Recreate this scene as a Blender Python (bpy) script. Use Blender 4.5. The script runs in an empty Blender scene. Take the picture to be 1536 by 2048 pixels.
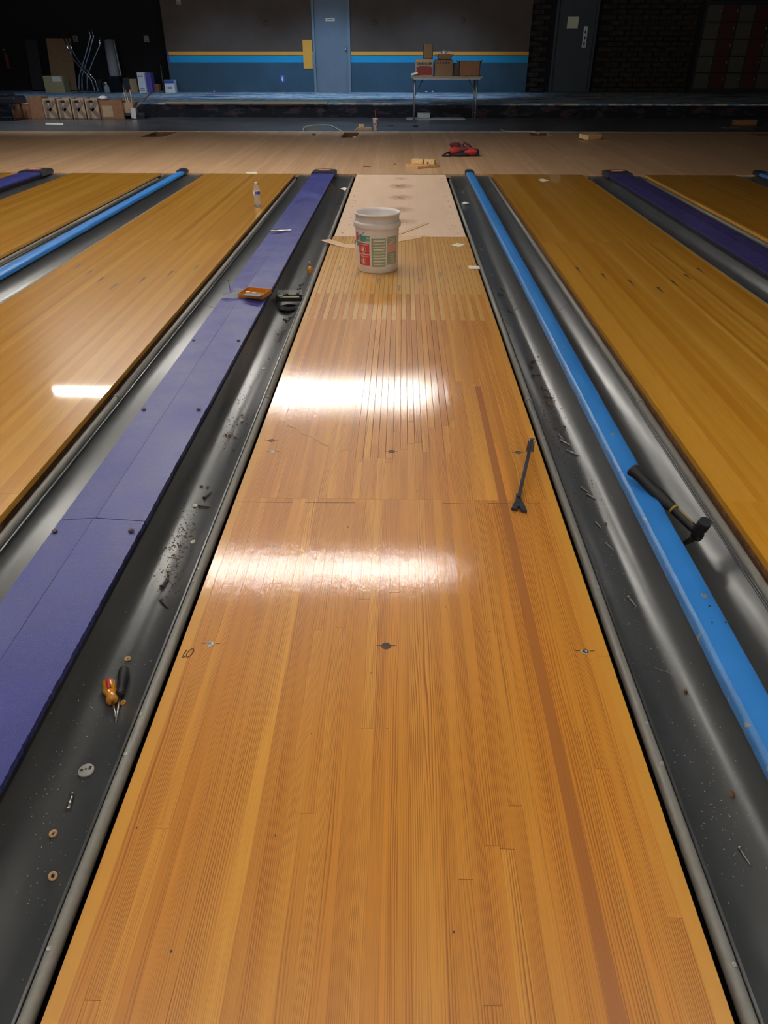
import bpy, math, random
from mathutils import Vector, Matrix
random.seed(7)
C = bpy.context.scene.collection
S = bpy.context.scene
R = math.radians

# ------------------------------------------------------------ camera
PITCH, YAW, FOC = R(32.6), R(1.265), 1450.0
CAM = Vector((.006, 0, 1.261))
cd = bpy.data.cameras.new('camera'); cam = bpy.data.objects.new('camera', cd); C.objects.link(cam)
cam.location = CAM; cam.rotation_euler = (R(90) - PITCH, 0, YAW)
cd.sensor_fit = 'VERTICAL'; cd.sensor_height = 36; cd.lens = FOC / 2048 * 36; cd.clip_end = 200
S.camera = cam
# ------------------------------------------------------------ world, exposure, back lights
w = bpy.data.worlds.new('world'); S.world = w; w.use_nodes = True
w.node_tree.nodes['Background'].inputs[0].default_value = (.75, .85, 1, 1)
w.node_tree.nodes['Background'].inputs[1].default_value = .01
S.view_settings.view_transform = 'Standard'; S.view_settings.look = 'None'
S.view_settings.gamma = 1; S.view_settings.use_curve_mapping = False
S.view_settings.exposure = 0.0
TUBE = 62.0
def spot(loc, to, watt, col, ang, blend=.6, size=.35):
    l = bpy.data.lights.new('spot_lamp', 'SPOT'); l.energy = watt; l.color = col; l.spot_size = R(ang)
    l.spot_blend = blend; l.shadow_soft_size = size
    o = bpy.data.objects.new('spot_lamp', l); C.objects.link(o); o.location = loc
    o.rotation_euler = (Vector(to) - Vector(loc)).to_track_quat('-Z', 'Y').to_euler()
COOL = (.42, .66, 1.0)
spot((-4.6, 20.3, 2.75), (-4.6, 21.6, 0), 120, COOL, 105)
spot((-1.9, 20.3, 2.75), (-1.9, 21.6, 0), 190, COOL, 105)
spot((0.8, 20.3, 2.75), (0.8, 21.6, 0), 150, COOL, 105)
spot((-8.4, 20.0, 2.75), (-8.6, 21.0, 0), 50, COOL, 100)
spot((-7.0, 15.6, 2.75), (-6.5, 16.8, 0), 170, (.75, .85, 1), 120)  # added fill to brighten the left of the grey floor, no fixture
spot((-1.5, 15.6, 2.75), (-1.5, 16.8, 0), 170, (.6, .8, 1), 120)  # second added fill over the grey floor, no fixture either

def ray(px, py):
    rot = cam.rotation_euler.to_matrix()
    return rot @ Vector(((px - 768) / FOC, (1024 - py) / FOC, -1))
def P(px, py, z=0.0):                       # ground point seen at a pixel, on the level z
    d = ray(px, py); t = (z - CAM.z) / d.z; return CAM + d * t
def Q(px, py, Y):                           # point on the upright plane Y
    d = ray(px, py); return CAM + d * (Y / d.y)

# ------------------------------------------------------------ materials
def nt(name):
    m = bpy.data.materials.new(name); m.use_nodes = True
    return m, m.node_tree.nodes, m.node_tree.links, m.node_tree.nodes['Principled BSDF']
def noise_node(N, L, vec, scale, detail=3, rough=.5):
    n = N.new('ShaderNodeTexNoise'); n.inputs['Scale'].default_value = scale
    n.inputs['Detail'].default_value = detail; n.inputs['Roughness'].default_value = rough
    if vec is not None: L.new(vec, n.inputs['Vector'])
    return n
def ramp(N, L, fac, stops, interp='LINEAR'):
    r = N.new('ShaderNodeValToRGB'); e = r.color_ramp; e.interpolation = interp
    while len(e.elements) < len(stops): e.elements.new(.5)
    for k, (p, c) in enumerate(stops):
        e.elements[k].position = p; e.elements[k].color = (*c, 1)
    L.new(fac, r.inputs[0]); return r
def mixc(N, L, fac, a, b, mode='MIX'):
    m = N.new('ShaderNodeMix'); m.data_type = 'RGBA'; m.blend_type = mode
    for sock, v in ((0, fac), (6, a), (7, b)):
        if hasattr(v, 'links'): L.new(v, m.inputs[sock])
        else: m.inputs[sock].default_value = v if sock == 0 else (*v, 1)
    return m.outputs[2]
def bump(N, L, b, h, strength=.3, dist=.001, coat=False):
    n = N.new('ShaderNodeBump'); n.inputs['Strength'].default_value = strength
    n.inputs['Distance'].default_value = dist; L.new(h, n.inputs['Height'])
    L.new(n.outputs[0], b.inputs['Normal'])
    if coat: L.new(n.outputs[0], b.inputs['Coat Normal'])
def mapping(N, L, src, scale=(1, 1, 1), loc=None):
    v = N.new('ShaderNodeVectorMath'); v.operation = 'MULTIPLY'; L.new(src, v.inputs[0]); v.inputs[1].default_value = scale
    return v.outputs[0]
def addv(N, L, a, b):
    v = N.new('ShaderNodeVectorMath'); v.operation = 'ADD'; L.new(a, v.inputs[0]); L.new(b, v.inputs[1]); return v.outputs[0]
def math_(N, L, op, a, b=None, clamp=False):
    m = N.new('ShaderNodeMath'); m.operation = op; m.use_clamp = clamp
    for i, v in enumerate((a, b)):
        if v is None: continue
        if hasattr(v, 'links'): L.new(v, m.inputs[i])
        else: m.inputs[i].default_value = v
    return m.outputs[0]
def flat(name, col, rough=.6, metal=0, var=.12, scale=30, bumpy=0, emit=None, alpha=1, coat=0, spec=.5, trans=0):
    m, N, L, b = nt(name)
    geo = N.new('ShaderNodeNewGeometry')
    n = noise_node(N, L, geo.outputs['Position'], scale, 4)
    lo = tuple(c * (1 - var) for c in col); hi = tuple(min(1, c * (1 + var)) for c in col)
    r = ramp(N, L, n.outputs[0], [(.3, lo), (.7, hi)])
    L.new(r.outputs[0], b.inputs['Base Color'])
    b.inputs['Roughness'].default_value = rough; b.inputs['Metallic'].default_value = metal
    b.inputs['Specular IOR Level'].default_value = spec
    b.inputs['Coat Weight'].default_value = coat
    b.inputs['Transmission Weight'].default_value = trans
    if bumpy: bump(N, L, b, n.outputs[0], bumpy, .002)
    if emit: b.inputs['Emission Color'].default_value = (*col, 1); b.inputs['Emission Strength'].default_value = emit
    return m

def board_mat(name, tones, grain_dark, period, contrast, rough, coat, coat_rough, bump_s=.15, patches=None, sat_noise=1.0, spec=.5):
    """tones: ramp of per-board colours; grain lines run along Y"""
    m, N, L, b = nt(name)
    geo = N.new('ShaderNodeNewGeometry'); info = N.new('ShaderNodeObjectInfo')
    pos = geo.outputs['Position']; rnd = info.outputs['Random']
    off = N.new('ShaderNodeCombineXYZ')
    L.new(math_(N, L, 'MULTIPLY', rnd, 53.0), off.inputs[0]); L.new(math_(N, L, 'MULTIPLY', rnd, 91.0), off.inputs[1])
    p = addv(N, L, pos, off.outputs[0])
    base = ramp(N, L, rnd, tones)
    # slow drift along the board
    drift = noise_node(N, L, mapping(N, L, p, (9, 1.1, 1)), 1.0, 3)
    c1 = mixc(N, L, math_(N, L, 'MULTIPLY', drift.outputs[0], .5 * sat_noise), base.outputs[0], grain_dark, 'MIX')
    # growth rings: bands in x bent by a slow noise in y
    warp = noise_node(N, L, mapping(N, L, p, (14, .9, 1)), 1.0, 2)
    sx = N.new('ShaderNodeSeparateXYZ'); L.new(p, sx.inputs[0])
    freq = math_(N, L, 'ADD', math_(N, L, 'MULTIPLY', math_(N, L, 'FRACT', math_(N, L, 'MULTIPLY', rnd, 17.3)), .7), .65)
    xx = math_(N, L, 'ADD', math_(N, L, 'MULTIPLY', math_(N, L, 'MULTIPLY', sx.outputs[0], freq), 1 / period), math_(N, L, 'MULTIPLY', warp.outputs[0], 9.0))
    fr = math_(N, L, 'FRACT', xx)
    line = ramp(N, L, fr, [(0, (0, 0, 0)), (.45, (.25, .25, .25)), (.8, (1, 1, 1)), (.92, (.9, .9, .9)), (1, (0, 0, 0))])
    fine = noise_node(N, L, mapping(N, L, p, (900, 9, 1)), 1.0, 2)
    gate = noise_node(N, L, mapping(N, L, p, (30, .8, 1)), 1.0, 2)
    gl = math_(N, L, 'MULTIPLY', line.outputs[0], ramp(N, L, gate.outputs[0], [(.38, (.12,) * 3), (.6, (1,) * 3)]).outputs[0])
    fac = math_(N, L, 'ADD', math_(N, L, 'MULTIPLY', gl, contrast), math_(N, L, 'MULTIPLY', math_(N, L, 'SUBTRACT', fine.outputs[0], .5), contrast * .8), clamp=True)
    c2 = mixc(N, L, fac, c1, grain_dark)
    if patches:
        pn = noise_node(N, L, mapping(N, L, pos, (6, 5, 1)), 1.0, 5, .65)
        pf = ramp(N, L, pn.outputs[0], [(patches[1], (0, 0, 0)), (patches[1] + .18, (1, 1, 1))])
        c2 = mixc(N, L, math_(N, L, 'MULTIPLY', pf.outputs[0], patches[2]), c2, patches[0])
    L.new(c2, b.inputs['Base Color'])
    b.inputs['Roughness'].default_value = rough
    b.inputs['Coat Weight'].default_value = coat; b.inputs['Coat Roughness'].default_value = coat_rough
    b.inputs['Specular IOR Level'].default_value = spec
    hs = noise_node(N, L, mapping(N, L, pos, (75, 26, 1)), 1.0, 5, .65)
    h = math_(N, L, 'ADD', math_(N, L, 'MULTIPLY', fac, .12), hs.outputs[0])
    bump(N, L, b, h, bump_s, .0016, coat=True)
    return m

def gutter_mat():
    m, N, L, b = nt('gutter_plastic')
    geo = N.new('ShaderNodeNewGeometry'); pos = geo.outputs['Position']
    n = noise_node(N, L, mapping(N, L, pos, (14, 3, 14)), 1.0, 6, .65)
    d = noise_node(N, L, pos, 130, 3, .6)
    r = ramp(N, L, n.outputs[0], [(.3, (.046, .050, .052)), (.75, (.062, .066, .069))])
    sp = ramp(N, L, d.outputs[0], [(.60, (0, 0, 0)), (.72, (1, 1, 1))])
    gate = ramp(N, L, noise_node(N, L, pos, 5, 3).outputs[0], [(.5, (0, 0, 0)), (.7, (.5, .5, .5))])
    c = mixc(N, L, math_(N, L, 'MULTIPLY', sp.outputs[0], gate.outputs[0]), r.outputs[0], (.16, .15, .14))
    L.new(c, b.inputs['Base Color'])
    rr = ramp(N, L, n.outputs[0], [(.3, (.30,) * 3), (.7, (.38,) * 3)])
    L.new(rr.outputs[0], b.inputs['Roughness']); b.inputs['Specular IOR Level'].default_value = .6; b.inputs['Coat Weight'].default_value = .6; b.inputs['Coat Roughness'].default_value = .22
    sc = noise_node(N, L, mapping(N, L, pos, (40, 2, 40)), 1.0, 2)
    bump(N, L, b, sc.outputs[0], .05, .001)
    return m
def paint_mat(name, col, dark, chip, rough=.32, bumps=.5, chipt=.72, bs=260):
    m, N, L, b = nt(name)
    geo = N.new('ShaderNodeNewGeometry'); pos = geo.outputs['Position']
    n = noise_node(N, L, pos, 6, 5, .6); f = noise_node(N, L, pos, bs, 2, .5); c_ = noise_node(N, L, pos, 38, 6, .7)
    r = ramp(N, L, n.outputs[0], [(.3, dark), (.65, col)])
    cf = ramp(N, L, c_.outputs[0], [(chipt, (0, 0, 0)), (chipt + .02, (1, 1, 1))])
    L.new(mixc(N, L, cf.outputs[0], r.outputs[0], chip), b.inputs['Base Color'])
    rr = ramp(N, L, n.outputs[0], [(.35, (rough,) * 3), (.65, (min(1, rough * 1.5),) * 3)])
    L.new(rr.outputs[0], b.inputs['Roughness'])
    b.inputs['Coat Weight'].default_value = .35; b.inputs['Coat Roughness'].default_value = .2; b.inputs['Specular IOR Level'].default_value = .3
    bump(N, L, b, f.outputs[0], bumps, .0018, coat=True)
    return m
def carpet_mat(name, stops, sc, rough=.95):
    m, N, L, b = nt(name)
    geo = N.new('ShaderNodeNewGeometry'); pos = geo.outputs['Position']
    n = noise_node(N, L, mapping(N, L, pos, sc), 1.0, 3, .65)
    r = ramp(N, L, n.outputs[0], stops, 'CONSTANT')
    L.new(r.outputs[0], b.inputs['Base Color']); b.inputs['Roughness'].default_value = rough
    f = noise_node(N, L, pos, 250, 2); bump(N, L, b, f.outputs[0], .5, .004)
    return m

M = {}
M['pine'] = board_mat('pine_board', [(0, (.72, .29, .030)), (.25, (.84, .37, .048)), (.45, (.64, .24, .022)), (.6, (.92, .43, .060)), (.8, (.70, .28, .032)), (1, (.84, .34, .036))],
                      (.36, .105, .006), .0044, 1.0, .40, .95, .075, .27, sat_noise=.35)
M['pine_red'] = board_mat('reddish_pine_board', [(0, (.50, .175, .030)), (1, (.47, .165, .026))], (.33, .10, .012), .005, .4, .40, 1.0, .085, .26)
M['pine_pale'] = board_mat('pale_edge_board', [(0, (.80, .37, .05)), (1, (.83, .39, .055))], (.55, .25, .03), .006, .25, .40, 1.0, .09, .24)
M['maple'] = board_mat('maple_board', [(0, (.78, .42, .095)), (.3, (.86, .49, .12)), (.5, (.70, .34, .07)), (.75, (.90, .53, .135)), (1, (.76, .39, .085))],
                       (.46, .20, .035), .009, .4, .42, .7, .16, .2, patches=((.42, .21, .08), .60, .35))
M['lane_print'] = board_mat('lane_maple', [(0, (.80, .375, .036)), (.2, (.92, .47, .065)), (.4, (.70, .295, .022)), (.6, (.95, .51, .08)), (.8, (.74, .33, .026)), (1, (.86, .43, .052))],
                            (.44, .19, .012), .012, .25, .30, 1.0, .035, .02, sat_noise=.6)
M['approach'] = board_mat('approach_board', [(0, (.76, .50, .29)), (.4, (.66, .42, .23)), (.7, (.82, .55, .33)), (1, (.70, .45, .25))],
                          (.36, .20, .10), .02, .4, .5, .35, .3, .05, patches=((.34, .19, .10), .62, .25))
M['gutter'] = gutter_mat()
M['rail'] = flat('grey_rail', (.225, .215, .19), .48, 0, .06, 60)
M['dark'] = flat('dark_gap', (.012, .011, .01), .9)
M['core'] = flat('dark_lane_core', (.075, .032, .014), .75, 0, .5, 40, .4)
M['core2'] = flat('brown_lane_core', (.22, .10, .035), .7, 0, .5, 35, .4)
M['purple'] = paint_mat('purple_paint', (.050, .058, .27), (.038, .043, .22), (.05, .04, .12), .36, .55, .80)
M['purple_dark'] = paint_mat('deep_purple_paint', (.055, .045, .19), (.04, .035, .14), (.1, .08, .2), .4, .3, .8)
M['blue'] = paint_mat('blue_paint', (.035, .25, .72), (.03, .21, .62), (.45, .33, .15), .42, .25, .735, 200)
M['blue_edge'] = paint_mat('worn_blue_paint', (.08, .28, .66), (.06, .2, .5), (.42, .36, .25), .38, .35, .60, 200)
M['fringe'] = flat('black_carpet_fringe', (.018, .016, .018), .98, 0, .5, 300, .8)
M['capblack'] = flat('black_plastic', (.03, .03, .034), .4)
M['emblem'] = flat('red_emblem', (.55, .10, .12), .4)
M['white'] = flat('white_paint', (.8, .8, .8), .6, 0, .05)
M['ply'] = board_mat('plywood_face', [(0, (.78, .58, .42)), (1, (.80, .60, .44))], (.58, .38, .25), .05, .12, .75, 0, .4, .3, patches=((.52, .30, .20), .60, .3))
def add_smudges(m, spots):
    N, L = m.node_tree.nodes, m.node_tree.links; b = N['Principled BSDF']; src = b.inputs['Base Color'].links[0].from_socket
    geo = N.new('ShaderNodeNewGeometry'); n = noise_node(N, L, geo.outputs['Position'], 22, 5, .7); tot = None
    for x, y, sx, sy, k in spots:
        v = N.new('ShaderNodeVectorMath'); v.operation = 'SUBTRACT'; L.new(geo.outputs['Position'], v.inputs[0]); v.inputs[1].default_value = (x, y, 0)
        w_ = mapping(N, L, v.outputs[0], (1 / sx, 1 / sy, 0)); ln_ = N.new('ShaderNodeVectorMath'); ln_.operation = 'LENGTH'; L.new(w_, ln_.inputs[0])
        f = math_(N, L, 'MULTIPLY', math_(N, L, 'SUBTRACT', 1.0, ln_.outputs['Value'], True), k)
        tot = f if tot is None else math_(N, L, 'ADD', tot, f)
    f = math_(N, L, 'MULTIPLY', tot, ramp(N, L, n.outputs[0], [(.35, (.15,) * 3), (.6, (1.6,) * 3)]).outputs[0], True)
    L.new(mixc(N, L, f, src, (.30, .13, .07)), b.inputs['Base Color'])
add_smudges(M['ply'], [(0, 8.55, .16, .22, .9), (0, 7.85, .15, .20, .8), (0, 7.2, .15, .18, .7), (.02, 6.65, .16, .16, .6), (.0, 9.1, .1, .15, .5)])
M['stain'] = flat('dark_stain', (.30, .14, .08), .7, 0, .4, 80)
M['veneer'] = flat('tan_wood_strip', (.66, .44, .25), .6, 0, .15, 60)
M['block'] = flat('raw_wood_block', (.62, .36, .15), .7, 0, .25, 50, .2)
M['blockpale'] = flat('pale_wood_block', (.75, .50, .25), .7, 0, .15, 60, .1)
M['marker'] = flat('dark_arrow', (.10, .062, .045), .4)
M['markergrey'] = flat('grey_arrow', (.24, .17, .14), .45)
M['steel'] = flat('steel', (.48, .47, .44), .3, 1, .15, 90)
M['darksteel'] = flat('dark_steel', (.07, .075, .10), .38, .85, .3, 60, .1)
M['chrome'] = flat('chrome_tube', (.75, .78, .82), .12, 1, .02)
M['rubber'] = flat('black_rubber', (.012, .012, .013), .55, 0, .2, 80)
M['yellow'] = flat('yellow_band', (.38, .25, .03), .5)
M['amber'] = flat('amber_plastic', (.75, .30, .02), .15, 0, .2, 60, coat=.6, spec=.6)
M['orange'] = flat('orange_plastic', (.58, .20, .012), .3, 0, .2, 60)
M['redplastic'] = flat('red_plastic', (.55, .035, .02), .3)
M['clear'] = flat('clear_plastic', (.85, .88, .90), .12, 0, .02)
M['clear'].node_tree.nodes['Principled BSDF'].inputs['Alpha'].default_value = .22
M['bucket'] = flat('bucket_plastic', (.80, .74, .71), .42, 0, .05, 14)
M['green'] = flat('green_print', (.30, .36, .22), .55, 0, .08)
M['teal'] = flat('teal_print', (.10, .33, .24), .55, 0, .08)
M['labelred'] = flat('red_print', (.62, .05, .05), .5, 0, .08)
M['salmon'] = flat('salmon_print', (.72, .36, .26), .5, 0, .06)
M['magenta'] = flat('magenta_print', (.6, .10, .16), .5, 0, .06)
M['offwhite'] = flat('off_white_print', (.78, .72, .62), .55, 0, .05)
M['paper'] = flat('cream_paper', (.82, .76, .60), .8, 0, .05)
M['disc'] = flat('grey_plastic_disc', (.42, .42, .38), .5, 0, .06)
M['wood_ring'] = flat('tan_ring', (.62, .38, .20), .55, 0, .2, 200)
M['dirt'] = flat('brown_dirt', (.16, .085, .04), .95, 0, .6, 300)
M['grit'] = flat('pale_grit', (.5, .47, .42), .8, 0, .5, 300)
M['rust'] = flat('rusty_steel', (.11, .08, .06), .6, .5, .5, 200)
M['ink'] = flat('black_ink', (.05, .025, .03), .6)
M['glasswater'] = flat('water', (.95, .97, .98), .03, 0, .01, trans=1.0)
M['bluelabel'] = flat('blue_label', (.05, .09, .38), .4)
M['cardboard'] = flat('cardboard', (.25, .14, .07), .85, 0, .12, 20)
M['cardtan'] = flat('tan_cardboard', (.44, .30, .18), .85, 0, .1, 20)
M['cardred'] = flat('reddish_cardboard', (.28, .13, .06), .85, 0, .12, 20)
M['cardk'] = flat('grey_brown_print', (.20, .145, .11), .85, 0, .1, 20)
M['olive'] = flat('olive_cardboard', (.42, .36, .18), .85, 0, .1, 20)
M['greyfloor'] = flat('dark_grey_floor', (.11, .11, .115), .30, 0, .25, 1.5, .03, spec=.8)
M['wallgrey'] = flat('dark_taupe_wall', (.115, .078, .056), .8, 0, .12, 2.5, .05)
M['wallteal'] = flat('dark_teal_wall', (.045, .095, .135), .75, 0, .12, 2.5, .05)
M['wallblack'] = flat('black_wall', (.006, .006, .008), .85)
M['stripey'] = flat('yellow_stripe_paint', (.95, .42, .05), .7, 0, .05)
M['stripeb'] = flat('blue_stripe_paint', (.006, .34, .60), .7, 0, .05)
M['stripep'] = flat('purple_stripe_paint', (.12, .08, .35), .7, 0, .05)
M['door'] = flat('blue_grey_door', (.17, .21, .25), .6, 0, .05, 3)
M['doorframe'] = flat('blue_grey_frame', (.19, .24, .28), .6, 0, .05, 3)
M['doordark'] = flat('dark_blue_door', (.055, .065, .078), .6, 0, .05, 3)
M['brick'] = flat('dark_brown_stone', (.035, .026, .020), .9, 0, .5, 9, .4)
M['lockred'] = flat('red_locker', (.075, .012, .012), .6)
M['lockgrey'] = flat('grey_locker', (.085, .08, .066), .6)
M['lockframe'] = flat('dark_locker_frame', (.022, .02, .024), .7)
M['carpet'] = carpet_mat('patterned_carpet', [(0, (.05, .09, .19)), (.38, (.12, .26, .40)), (.45, (.40, .30, .42)), (.49, (.68, .66, .55)), (.54, (.10, .32, .42)), (.60, (.62, .64, .72)), (.68, (.08, .14, .26))], (.9, 3.2, 1))
M['skirt'] = carpet_mat('dark_patterned_riser', [(0, (.006, .006, .010)), (.54, (.02, .022, .04)), (.60, (.055, .018, .018)), (.66, (.05, .038, .02))], (3.2, 5, 9))
M['darkred'] = flat('dark_red_print', (.26, .03, .022), .7)
M['tabletop'] = flat('tan_table_top', (.32, .24, .17), .5, 0, .1)
M['greymetal'] = flat('grey_metal', (.30, .30, .31), .4, .7, .05)
M['concrete'] = flat('grey_cardboard_tube', (.33, .33, .36), .8, 0, .08)
M['redbag'] = flat('red_fabric', (.34, .022, .02), .8, 0, .25, 40, .3)
M['maroon'] = flat('maroon_fabric', (.07, .012, .02), .85, 0, .25, 40, .3)
M['blackfab'] = flat('black_fabric', (.015, .014, .018), .9, 0, .2, 40, .3)
M['vinyl'] = flat('black_vinyl', (.02, .022, .028), .3)
M['foam'] = flat('white_foam', (.80, .76, .74), .6, 0, .03)
M['ceil'] = flat('ceiling_paint', (.10, .10, .10), .9)
M['shellwall'] = flat('dark_wall', (.03, .03, .035), .85)
M['lampwhite'] = flat('white_enamel', (.8, .8, .8), .5)
for k_, f_ in enumerate((.72, .70, 1.35, 2.1)): M['tube%d' % k_] = flat('lit_tube', (1.0, .955, .88), .5, 0, 0, emit=TUBE * f_)
M['hole'] = flat('hatch_inside', (.10, .05, .02), .9, 0, .4, 30)
M['cable'] = flat('yellow_grey_cable', (.55, .52, .36), .5)
M['edgeboard'] = flat('tan_edge_board', (.45, .42, .30), .6, 0, .1)
M['woodbrown'] = flat('brown_shaving', (.40, .20, .08), .8, 0, .4, 200)

# ------------------------------------------------------------ mesh helpers
class MB:
    def __init__(s): s.v, s.f, s.sm = [], [], []
    def add(s, vs, fs, smooth=False):
        o = len(s.v); s.v += [tuple(v) for v in vs]; s.f += [tuple(i + o for i in f) for f in fs]; s.sm += [smooth] * len(fs); return s
    def box(s, c, d, mat=None, ch=0):
        x, y, z = (q / 2 for q in d)
        if ch:
            b = ch; pts = []
            for sz in (-1, 1):
                for (ax, ay) in ((x - b, y), (x, y - b), (x, -y + b), (x - b, -y), (-x + b, -y), (-x, -y + b), (-x, y - b), (-x + b, y)):
                    pts.append((ax, ay, sz * (z - b)))
            for sz in (-1, 1):
                for (ax, ay) in ((x - b, y - b), (x - b, -y + b), (-x + b, -y + b), (-x + b, y - b)): pts.append((ax, ay, sz * z))
            fs = [(i, (i + 1) % 8, (i + 1) % 8 + 8, i + 8) for i in range(8)]
            fs += [(16, 17, 18, 19)[::1], (23, 22, 21, 20)]
            t0, b0 = 20, 16
            for base, k, fl in ((8, 20, 1), (0, 16, 0)):
                F = [(base + 7, base, k), (base + 7, k, k + 3), (base, base + 1, k), (base + 1, base + 2, k + 1, k), (base + 2, base + 3, k + 1), (base + 3, base + 4, k + 2, k + 1), (base + 4, base + 5, k + 2), (base + 5, base + 6, k + 3, k + 2), (base + 6, base + 7, k + 3)]
                fs += F
        else:
            pts = [(a * x, b_ * y, e * z) for e in (-1, 1) for a, b_ in ((-1, -1), (1, -1), (1, 1), (-1, 1))]
            fs = [(3, 2, 1, 0), (4, 5, 6, 7), (0, 1, 5, 4), (1, 2, 6, 5), (2, 3, 7, 6), (3, 0, 4, 7)]
        mt = (Matrix.Translation(c) @ mat) if mat is not None else Matrix.Translation(c)
        return s.add([mt @ Vector(p) for p in pts], fs)
    def bar(s, a, b, wd, th=None):           # square bar from a to b
        a, b = Vector(a), Vector(b); d = b - a
        q = d.to_track_quat('Z', 'Y').to_matrix().to_4x4()
        return s.box((a + b) / 2, (wd, th or wd, d.length), q)
    def tube(s, pts, r, n=8, cap=True, closed=False):
        pts = [Vector(p) for p in pts]; k = len(pts); rs = r if isinstance(r, (list, tuple)) else [r] * k
        vs = []; up = None
        for i, p in enumerate(pts):
            t = (pts[min(i + 1, k - 1)] - pts[max(i - 1, 0)]).normalized()
            if up is None: up = Vector((0, 0, 1)) if abs(t.z) < .9 else Vector((1, 0, 0))
            a = t.cross(up).normalized(); up = a.cross(t).normalized()
            vs += [p + (a * math.cos(2 * math.pi * j / n) + up * math.sin(2 * math.pi * j / n)) * rs[i] for j in range(n)]
        fs = [(i * n + j, i * n + (j + 1) % n, (i + 1) * n + (j + 1) % n, (i + 1) * n + j) for i in range(k - 1) for j in range(n)]
        s.add(vs, fs, True)
        if cap: o = len(s.v) - len(vs); s.f += [tuple(o + j for j in range(n))[::-1], tuple(o + (k - 1) * n + j for j in range(n))]; s.sm += [False, False]
        return s
    def lathe(s, prof, n=32, c=(0, 0, 0), a0=0, a1=2 * math.pi, mat=None):
        full = abs(a1 - a0) > 6.28; m = n if full else n + 1; vs = []
        for r_, z in prof:
            for j in range(m):
                a = a0 + (a1 - a0) * j / n; vs.append(Vector((r_ * math.cos(a), r_ * math.sin(a), z)))
        mt = Matrix.Translation(c) @ (mat if mat is not None else Matrix())
        vs = [mt @ v for v in vs]; fs = []
        for i in range(len(prof) - 1):
            for j in range(n):
                k = (j + 1) % m
                fs.append((i * m + j, i * m + k, (i + 1) * m + k, (i + 1) * m + j))
        return s.add(vs, fs, True)
    def prism(s, poly, h0, h1, mat=None):    # polygon in xy, extruded in z
        n = len(poly); vs = [Vector((x, y, h0)) for x, y in poly] + [Vector((x, y, h1)) for x, y in poly]
        if mat is not None: vs = [mat @ v for v in vs]
        fs = [tuple(range(n))[::-1], tuple(range(n, 2 * n))] + [(i, (i + 1) % n, (i + 1) % n + n, i + n) for i in range(n)]
        return s.add(vs, fs)
    def strip(s, A, B, smooth=False):        # quads between two rows of points
        n = len(A); return s.add(list(A) + list(B), [(i, i + 1, n + i + 1, n + i) for i in range(n - 1)], smooth)
    def mesh(s, name, mat):
        me = bpy.data.meshes.new(name); me.from_pydata(s.v, [], s.f); me.update()
        me.polygons.foreach_set('use_smooth', s.sm); me.materials.append(mat); return me
    def obj(s, name, mat, parent=None, loc=None):
        return link(name, s.mesh(name, mat), parent, loc)
def link(name, me, parent=None, loc=None):
    o = bpy.data.objects.new(name, me); C.objects.link(o)
    if parent: o.parent = parent
    if loc is not None: o.location = loc
    return o
def thing(name, label, cat, loc=(0, 0, 0), rz=0, group=None):
    o = bpy.data.objects.new(name, None); C.objects.link(o); o.location = loc; o.rotation_euler = (0, 0, rz)
    o.empty_display_size = .05
    return tag(o, label, cat, group)
def tag(o, label, cat, group=None):
    o['label'] = label; o['category'] = cat
    if group: o['group'] = group
    return o
def struct(o): o['kind'] = 'structure'; return o
def textmesh(txt, size, mat, parent, loc, rot=(0, 0, 0), depth=.0005, name='lettering'):
    cu = bpy.data.curves.new('t', 'FONT'); cu.body = txt; cu.size = size; cu.extrude = depth; cu.align_x = 'CENTER'; cu.align_y = 'CENTER'
    cu.resolution_u = 3; cu.offset = size * .03
    tmp = bpy.data.objects.new('t', cu); me = bpy.data.meshes.new_from_object(tmp); bpy.data.objects.remove(tmp)
    me.materials.clear(); me.materials.append(mat)
    o = link(name, me, parent, loc); o.rotation_euler = rot; return o

# ------------------------------------------------------------ room shell
FOUL, APP_END, STEP, PZ, BACK = 9.45, 14.6, 17.85, .26, 22.62
MB().box((0, 3.7, -.26), (24.6, 11.5, .2)).obj('floor', M['dark']); struct(bpy.data.objects['floor'])
struct(MB().box((0, (APP_END + STEP) / 2, -.1), (24.6, STEP - APP_END, .2)).obj('floor', M['greyfloor']))
struct(MB().box((0, (FOUL + APP_END) / 2, -.21), (24.6, APP_END - FOUL, .1)).obj('floor', M['dark']))
struct(MB().box((0, (STEP + 24.3) / 2, PZ / 2 - .03), (24.6, 24.3 - STEP, PZ + .06)).obj('floor', M['carpet']))
struct(MB().box((0, STEP - .012, PZ / 2 - .012), (24.4, .02, PZ - .03)).obj('trim_1', M['skirt']))
struct(MB().box((0, STEP - .008, PZ - .008), (24.4, .03, .014)).obj('trim_2', M['carpet']))
struct(MB().box((-12.3, 9.3, 1.3), (.2, 30.2, 3.2)).obj('wall_left', M['shellwall']))
struct(MB().box((12.3, 9.3, 1.3), (.2, 30.2, 3.2)).obj('wall_right', M['shellwall']))
struct(MB().box((0, -5.8, 1.3), (24.4, .2, 3.2)).obj('wall_front', M['shellwall']))
struct(MB().box((0, 9.3, 2.98), (24.8, 30.4, .12)).obj('ceiling', M['ceil']))
WX0, WX1 = -6.26, 3.31
DX0, DX1 = -2.30, -1.44                     # centre door leaf
wall = MB(); top = 2.92
for a, b in ((WX0, DX0 - .07), (DX1 + .07, WX1)): wall.box(((a + b) / 2, BACK + .3, (1.12 + top) / 2), (b - a, .6, top - 1.12))
wall.box(((DX0 + DX1) / 2, BACK + .3, 2.75), (DX1 - DX0 + .14, .6, .34)); wall.box(((DX0 + DX1) / 2, BACK + .38, 1.4), (DX1 - DX0 + .14, .4, 2.4))
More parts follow.
